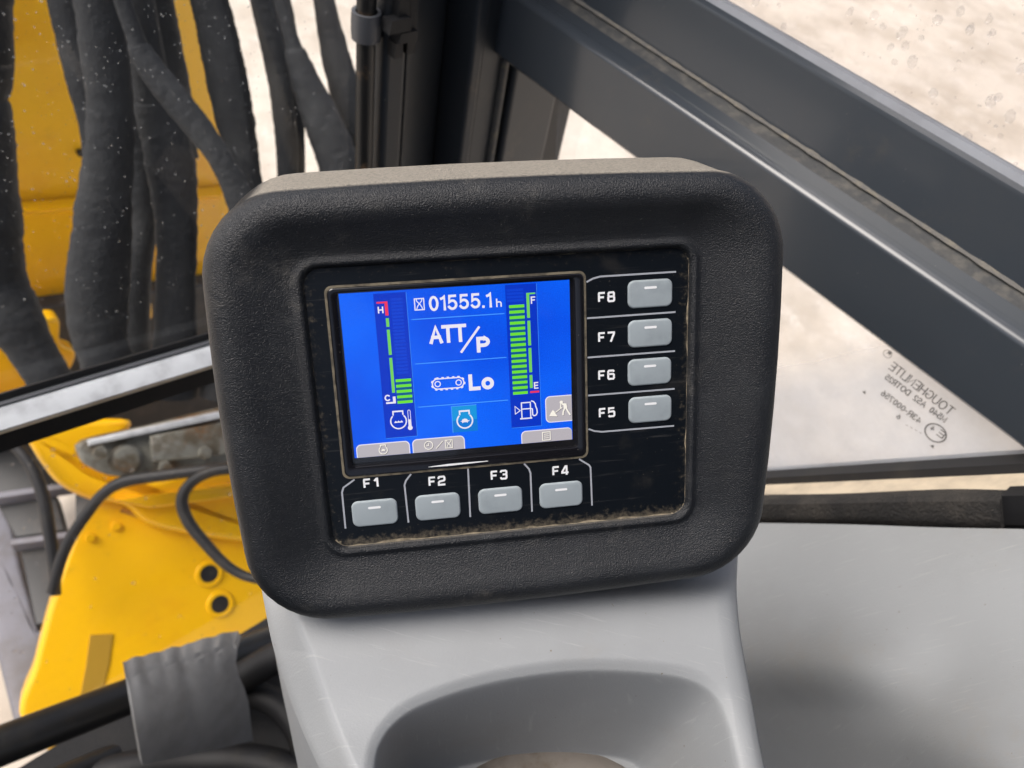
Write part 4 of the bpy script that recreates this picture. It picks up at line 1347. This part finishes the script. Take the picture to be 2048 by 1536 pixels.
# ------------------------------------------------------------------ handrail and pad, lower left
hr = thing('hand_rail', 'black painted pair of tubes running across under the lower glass', 'rail', at(200, 1450, .66))
f_h = FRONT - .075
def hl(x, y): return onf(x, y, f_h)
A_, B_ = hl(0, 1492), hl(560, 1276)
dA = B_ - A_
pts = [A_ + dA * (-.6 + 1.9 * i / 24) for i in range(25)]
z_at = (A_ - CAM).dot(C2W @ Vector((0, 0, 1)))
t = MB(); tube(t, pts, [.020] * 25, n=20); t.build('upper_tube', M['tube_paint'], hr, smooth=50)
off = hl(150, 1560) - (A_ + dA * ((150) / 560))
A2 = hl(0, 1615)
pts = [A2 + dA * (-.8 + 2.0 * i / 24) for i in range(25)]
t = MB(); tube(t, pts, [.017] * 25, n=20); t.build('lower_tube', M['tube_paint'], hr, smooth=50)
pad = thing('rubber_pad', 'worn grey rubber pad with wavy top edge hung over the black tube', 'pad', at(380, 1400, .6))
f_p = FRONT - .105
wobp = lambda i: math.sin(i * .75 + noise.noise((i * .13, 2, 0)) * 1.5) * (1 + .8 * noise.noise((i * .2, 0, 0)))
topc = catmull([(252, 1336), (275, 1327), (300, 1322), (325, 1315), (352, 1306), (375, 1302), (400, 1292), (425, 1286), (452, 1278), (482, 1272)], 6)
rws = []
nT = len(topc)
for s in range(9):
    v = s / 8
    row = []
    for i, (x, y) in enumerate(topc):
        t_ = i / (nT - 1)
        y2 = y + (1.3 * wobp(i) * (1 - s / 2) if s <= 1 else 0)
        xb, yb = 285 + (506 - 285) * t_, 1530 + (1482 - 1530) * t_
        xx = x + (xb - x) * v + (-16 * t_ * math.sin(math.pi * min(1, v * 1.8)) * (1 if v < .56 else 0))
        yy = y2 + (yb - y2) * v
        row.append(onf(xx, yy, f_p - .010 * math.sin(math.pi * v * .9) - .075 * v + (.006 if s == 0 else 0)))
    rws.append(row)
back = [[p + FWD * .008 for p in r] for r in rws]
o = MB()
o.grid(rws); o.grid(back)
o.grid([rws[0], back[0]]); o.grid([rws[-1], back[-1]])
o.grid([[r[0] for r in rws], [r[0] for r in back]]); o.grid([[r[-1] for r in rws], [r[-1] for r in back]])
o.build('pad_sheet', M['rubber_grey'], pad, smooth=45)

# black hoses bunched on the cab floor under the rail
for lab, pts in (('thick black floor hose running under the rail beside the console', [(300, 1460, 62, 0.97), (400, 1400, 62, 0.95), (500, 1345, 62, 0.94), (600, 1290, 62, 0.93), (720, 1230, 62, 0.92)]),
                 ('black floor hose bending down between the rubber pad and the console', [(470, 1380, 54, 0.97), (540, 1400, 54, 0.96), (590, 1450, 54, 0.95), (620, 1530, 56, 0.93), (640, 1640, 56, 0.91)]),
                 ('black floor hose at the bottom edge under the rubber pad', [(-60, 1640, 70, 0.91), (120, 1575, 70, 0.92), (280, 1535, 70, 0.93), (420, 1520, 68, 0.93), (540, 1530, 68, 0.93), (660, 1580, 68, 0.91)])):
    sp = catmull(pts, 8)
    wp = [at(x, y, z) for x, y, _, z in sp]
    o = MB(); tube(o, wp, [wd / 2 * z / FPX for _, _, wd, z in sp], n=16, rag=.02)
    ob = o.build('floor_hose', M['black'], None, smooth=60, loc=wp[len(wp) // 2])
    tag(ob, lab, 'hose', 'black hoses on the cab floor')

# ------------------------------------------------------------------ the boom outside
FB = 1.50
bm = thing('digger_boom', 'yellow painted steel boom standing upright behind the black hoses', 'boom', onf(200, 640, FB))
ol = [(-200, -500), (436, -500), (441, 120), (450, 300), (478, 400), (480, 580), (470, 640), (60, 652), (-200, 665)]
slab(MB_ := MB(), [onf(x, y, FB) for x, y in ol], -FWD, .16, .02); MB_.build('boom_plate', M['yellow'], bm, smooth=40)
o = MB()
o.hexa([onf(-60, 412, FB - .004), onf(445, 372, FB - .004), onf(445, 390, FB - .035), onf(-60, 432, FB - .035)], [onf(-60, 428, FB), onf(445, 388, FB), onf(445, 396, FB), onf(-60, 440, FB)])
o.build('boom_rib', M['yellow'], bm)
bb = MB()
c = onf(158, 303, FB - .002)
tube(bb, [c, c - FWD * .012], [.006, .006], n=10)
bb.build('boom_bolt', M['black'], bm)
# darker orange return plate at its right
slab(o := MB(), [onf(x, y, FB + .02) for x, y in ((425, 120), (462, 150), (470, 300), (440, 320))], -FWD, .1, .006); o.build('boom_return', M['yellow'], bm, smooth=40)

dm = thing('boom_foot_backing', 'added dark backing below the yellow boom behind the sash rail', 'backing', onf(250, 800, 1.30))
slab(o := MB(), [onf(x, y, 1.46) for x, y in ((-80, 640), (470, 560), (470, 930), (-80, 1000))], -FWD, .05, .01); o.build('added_dark_plate', M['dark_machine'], dm, smooth=40)  # made-up plate for the dark smear and reflection in the glass
for nm, pl, f_ in (('gusset', [(-40, 640), (4, 672), (30, 730), (64, 772), (20, 800), (-40, 820)], 1.30), ('gusset', [(74, 648), (118, 640), (122, 688), (152, 706), (140, 742), (128, 742), (104, 706), (80, 690)], 1.32),
                   ('gusset', [(288, 606), (302, 604), (306, 634), (296, 642), (284, 630)], 1.34)):
    slab(o := MB(), [onf(x, y, f_) for x, y in catmull(pl, 4, True)], -FWD, .03, .006); o.build(nm, M['yellow'], dm, smooth=50)
slab(o := MB(), [onf(x, y, 1.31) for x, y in catmull([(178, 645), (190, 634), (196, 626), (214, 622), (212, 634), (196, 640), (192, 656), (182, 658)], 3, True)], -FWD, .01, .003)
o.build('added_pale_spot', M['alu'], dm)  # made-up pale piece for bright ground glimpsed between the hoses

HOSES = [
 ('leftmost black sleeved hose at the edge of the windscreen', [(-44, -60, 120), (-43, 0, 120), (-42, 130, 120), (-56, 190, 120), (-42, 240, 122), (-36, 350, 122), (-24, 440, 122), (-22, 490, 120), (-10, 570, 118), (28, 640, 110), (64, 700, 86), (112, 780, 84)], .98),
 ('black sleeved hose left of the widest one and partly behind it', [(116, -60, 66), (130, 0, 68), (152, 90, 68), (170, 170, 64), (190, 250, 60), (205, 360, 60)], 1.0),
 ('widest black sleeved hose hanging in front of the yellow boom', [(186, -60, 86), (194, 0, 88), (209, 100, 90), (219, 200, 86), (220, 280, 88), (212, 370, 96), (205, 460, 108), (197, 570, 116), (197, 650, 108), (210, 710, 98), (232, 790, 100)], .90),
 ('dark hose half hidden right of the widest sleeved hose', [(262, 240, 46), (272, 310, 52), (284, 390, 56), (290, 450, 48), (276, 540, 52), (268, 640, 60), (262, 760, 70)], 1.02),
 ('black sleeved hose crossing downwards over the others', [(262, 50, 34), (280, 100, 46), (312, 150, 54), (352, 200, 58), (396, 255, 54), (432, 304, 48), (458, 350, 50), (484, 410, 56), (506, 480, 60), (520, 570, 64)], .87),
 ('black sleeved hose hanging straight beneath the crossing one', [(296, 130, 70), (312, 220, 82), (334, 290, 92), (344, 350, 94), (352, 430, 82), (354, 510, 76), (352, 580, 76), (350, 690, 82), (346, 790, 90)], .96),
 ('narrow black hose showing at the very top between two yellow gaps', [(246, -60, 24), (251, 0, 26), (259, 60, 28), (268, 120, 30), (280, 190, 40)], 1.04),
 ('black hose beside the narrow upper yellow gap', [(304, -60, 68), (311, 0, 70), (322, 90, 80), (338, 180, 82), (352, 250, 64), (372, 320, 50)], 1.00),
 ('black hose along the right edge of the boom', [(406, -60, 74), (419, 0, 74), (438, 80, 78), (454, 160, 80), (470, 240, 76), (484, 300, 62), (496, 370, 58), (500, 460, 70), (492, 560, 90), (472, 680, 110), (460, 790, 120)], 1.00),
 ('slim black hose just right of the widest cream gap', [(512, -60, 42), (522, 0, 44), (545, 90, 48), (562, 180, 46), (572, 270, 44), (576, 350, 42), (576, 480, 50)], 1.02),
 ('slim black hose close beside another and left of the pointed cream gap', [(544, -60, 46), (558, 0, 46), (574, 80, 44), (586, 150, 36), (594, 230, 28), (598, 320, 24), (598, 380, 24)], 1.04),
 ('black hose curving down behind the rusty tube', [(632, -60, 36), (648, 0, 42), (666, 90, 54), (690, 180, 62), (714, 270, 62), (730, 360, 60)], 1.05),
 ('thick black hose between the pointed cream gaps', [(572, 40, 28), (592, 110, 44), (614, 170, 60), (640, 230, 74), (664, 290, 80), (684, 350, 82), (706, 450, 80)], 1.00),
]
for i, (lab, pts, z) in enumerate(HOSES):
    pts = [tuple(a + (a - b) * 6 for a, b in zip(pts[0][:2], pts[1][:2])) + (pts[0][2],)] + pts     # on upwards, out of the picture
    sp = catmull(pts, 12)
    wp, rad = [], []
    for x, y, wd in sp:
        zz_ = z * (1 + (y - 300) * 0.00025)
        wp.append(at(x, y, zz_)); rad.append(wd / 2 * zz_ / FPX)
    o = MB()
    tube(o, wp, rad, n=20, rag=.05, flat=.75, seed=i)
    ob = o.build('hydraulic_hose', M['hose'], None, smooth=60, loc=wp[len(wp) // 2])
    tag(ob, lab, 'hose', 'sleeved hoses hanging in front of the boom')

# ------------------------------------------------------------------ swing post and machinery, lower left
sp_ = thing('swing_post', 'bright yellow swing post casting below the lower glass with two round holes', 'casting', at(280, 1300, 1.75))
nS = (UP * .75 - FWD * .66).normalized()
P0 = at(300, 1200, 1.62)
def onS(x, y, d=0.0):
    return onp(x, y, nS, (P0 - CAM).dot(nS) + d)
ol = catmull([(45, 1450), (70, 1330), (95, 1230), (120, 1150), (150, 1070), (190, 1010), (240, 985), (330, 975), (420, 990), (520, 970), (700, 960), (900, 1050), (1050, 1300), (900, 1560), (420, 1560), (200, 1560)], 5, True)
slab(o := MB(), [onS(x, y) for x, y in ol], nS, .07, .012, 4); o.build('post_cover', M['yellow'], sp_, smooth=50)
for x, y in ((418, 1147), (440, 1208)):
    c = onS(x, y)
    u = nS.cross(UP).normalized(); v = nS.cross(u)
    rws = []
    for r, h in ((.030, .0015), (.027, .006), (.020, .006), (.018, -.0)):
        rws.append([c + nS * h + u * (r * math.cos(k * math.pi / 14)) + v * (r * math.sin(k * math.pi / 14)) for k in range(28)])
    MB().grid(rws, closed=True).build('pin_boss', M['yellow'], sp_, smooth=50)
    o = MB(); o.add([c + nS * .0035 + u * (.0195 * math.cos(k * math.pi / 14)) + v * (.0195 * math.sin(k * math.pi / 14)) for k in range(28)], [list(range(28))]); o.build('pin_hole', M['black'], sp_)
# raised flange with a long strip (worn patch)
slab(o := MB(), [onS(x, y, .003) for x, y in ((180, 1270), (226, 1268), (218, 1330), (200, 1400), (158, 1405), (172, 1330))], nS, .003, .001)
o.build('worn_patch', mat('dull_ochre_patch', (0.47, 0.27, 0.02), .5), sp_)
for i in range(16):
    pass
wb_ = [onS(x, y, .002) for x, y, in catmull([(243, 1018), (290, 1034), (340, 1044), (400, 1040), (470, 1030), (540, 1010)], 6)]
o = MB(); tube(o, wb_, [.006] * len(wb_), n=8, rag=.3, seed=5); o.build('weld_bead', M['rustweld'], sp_, smooth=60)
for x, y in ((180, 1075), (232, 1052), (520, 1120)):
    c = onS(x, y)
    o = MB(); tube(o, [c, c + nS * .008], [.010, .009], n=6); o.build('bolt_head', M['yellow'], sp_)
ar = thing('boom_pivot', 'curved yellow boom pivot arm beside the dirty steel block', 'boom pivot', at(200, 950, 1.6))
onA = lambda x, y, d=0.0: onp(x, y, nS, (at(200, 950, 1.55) - CAM).dot(nS) + d)
ol = catmull([(40, 850), (150, 840), (260, 840), (235, 880), (165, 905), (168, 925), (200, 945), (300, 965), (400, 930), (600, 890), (620, 1080), (330, 1060), (250, 1012), (180, 1000), (120, 970), (85, 930), (60, 890)], 4, True)
slab(o := MB(), [onA(x, y) for x, y in ol], nS, .06, .015, 4); o.build('foot_plate', M['yellow'], ar, smooth=50)
slab(o := MB(), [onA(x, y, .03) for x, y in ((230, 1000), (520, 962), (530, 985), (300, 1018))], nS, .03, .006); o.build('foot_edge', M['yellow'], ar, smooth=50)

vb = thing('steel_block', 'dirty grey steel pin block bolted on the yellow boom foot', 'block', at(350, 920, 1.5))
onV = lambda x, y, d=0.0: onp(x, y, nS, (at(350, 920, 1.50) - CAM).dot(nS) + d)
slab(o := MB(), [onV(x, y) for x, y in catmull([(165, 880), (300, 850), (560, 800), (580, 930), (430, 945), (250, 955), (180, 935), (158, 910)], 3, True)], nS, .05, .008); o.build('block_body', M['steel'], vb, smooth=40)
slab(o := MB(), [onV(x, y, .02) for x, y in ((175, 880), (440, 822), (445, 836), (178, 892))], nS, .02, .004); o.build('block_bar', M['alu'], vb, smooth=40)
slab(o := MB(), [onV(x, y, .02) for x, y in ((300, 872), (520, 830), (525, 900), (305, 925))], nS, .02, .004); o.build('block_cap', M['steel'], vb, smooth=40)
for x, y in ((200, 905), (330, 935), (410, 905), (470, 880)):
    c = onV(x, y, .021)
    o = MB(); tube(o, [c, c + nS * .012], [.014, .012], n=6); o.build('block_bolt', M['steel'], vb)
c = onV(250, 920)
o = MB(); tube(o, [c + nS * h for h in (0, .01, .011, .02, .021, .03)], [.03, .03, .026, .026, .022, .022], n=20); o.build('grease_cap', M['steel'], vb, smooth=40)

LH = [('thin black hose arching over the left edge of the yellow casting', [(104, 1185, 26), (122, 1120, 27), (142, 1075, 28), (172, 1030, 28), (206, 988, 28), (250, 963, 30), (330, 950, 30), (440, 936, 30), (560, 918, 30)], 1.42),
      ('looped black hose in front of the two round holes', [(520, 925, 28), (470, 936, 28), (420, 944, 28), (382, 966, 28), (364, 1000, 30), (376, 1042, 30), (410, 1086, 28), (450, 1128, 26), (490, 1152, 24), (540, 1162, 24)], 1.40),
      ('ribbed black hose hanging straight down at the far left', [(20, 880, 26), (58, 925, 28), (84, 985, 30), (98, 1060, 30), (108, 1130, 28), (112, 1190, 24)], 1.46)]
for i, (lab, pts, z) in enumerate(LH):
    spn = catmull(pts, 8)
    wp = [at(x, y, z) for x, y, _ in spn]
    rad = [wd * .8 / 2 * z / FPX for _, _, wd in spn]
    o = MB(); tube(o, wp, rad, n=14)
    ob = o.build('hydraulic_hose', M['rubberhose'], None, smooth=60, loc=wp[len(wp) // 2])
    tag(ob, lab, 'hose', 'black hoses around the yellow casting')

# dark track frame at the far left
tk = thing('track_frame', 'grey steel undercarriage frame with dark track shoes at the far left', 'undercarriage', at(50, 1250, 1.7))
onT = lambda x, y, d=0.0: CAM + ray(x, y) * ((1.72 - d) / (-ray(x, y).z))
slab(o := MB(), [onT(x, y) for x, y in ((-60, 1000), (10, 990), (40, 1130), (75, 1260), (150, 1255), (110, 1330), (70, 1460), (30, 1460), (-10, 1300))], UP, .1, .01); o.build('frame_beam', M['machine'], tk, smooth=40)
for q in (((-40, 905), (70, 895), (100, 975), (-20, 990)), ((-10, 1000), (110, 985), (130, 1060), (30, 1075)), ((38, 1090), (140, 1075), (135, 1240), (70, 1250)), ((150, 985), (230, 960), (200, 1010), (150, 1040))):
    slab(o := MB(), [onT(x, y, .06) for x, y in q], UP, .05, .006); o.build('track_shoe', M['dark_machine'], tk, smooth=40)
for q in (((-30, 988), (150, 962), (152, 972), (-28, 1000)), ((20, 1078), (150, 1060), (150, 1072), (22, 1090))):
    slab(o := MB(), [onT(x, y, .09) for x, y in q], UP, .03, .003); o.build('grouser_bar', M['machine'], tk, smooth=40)
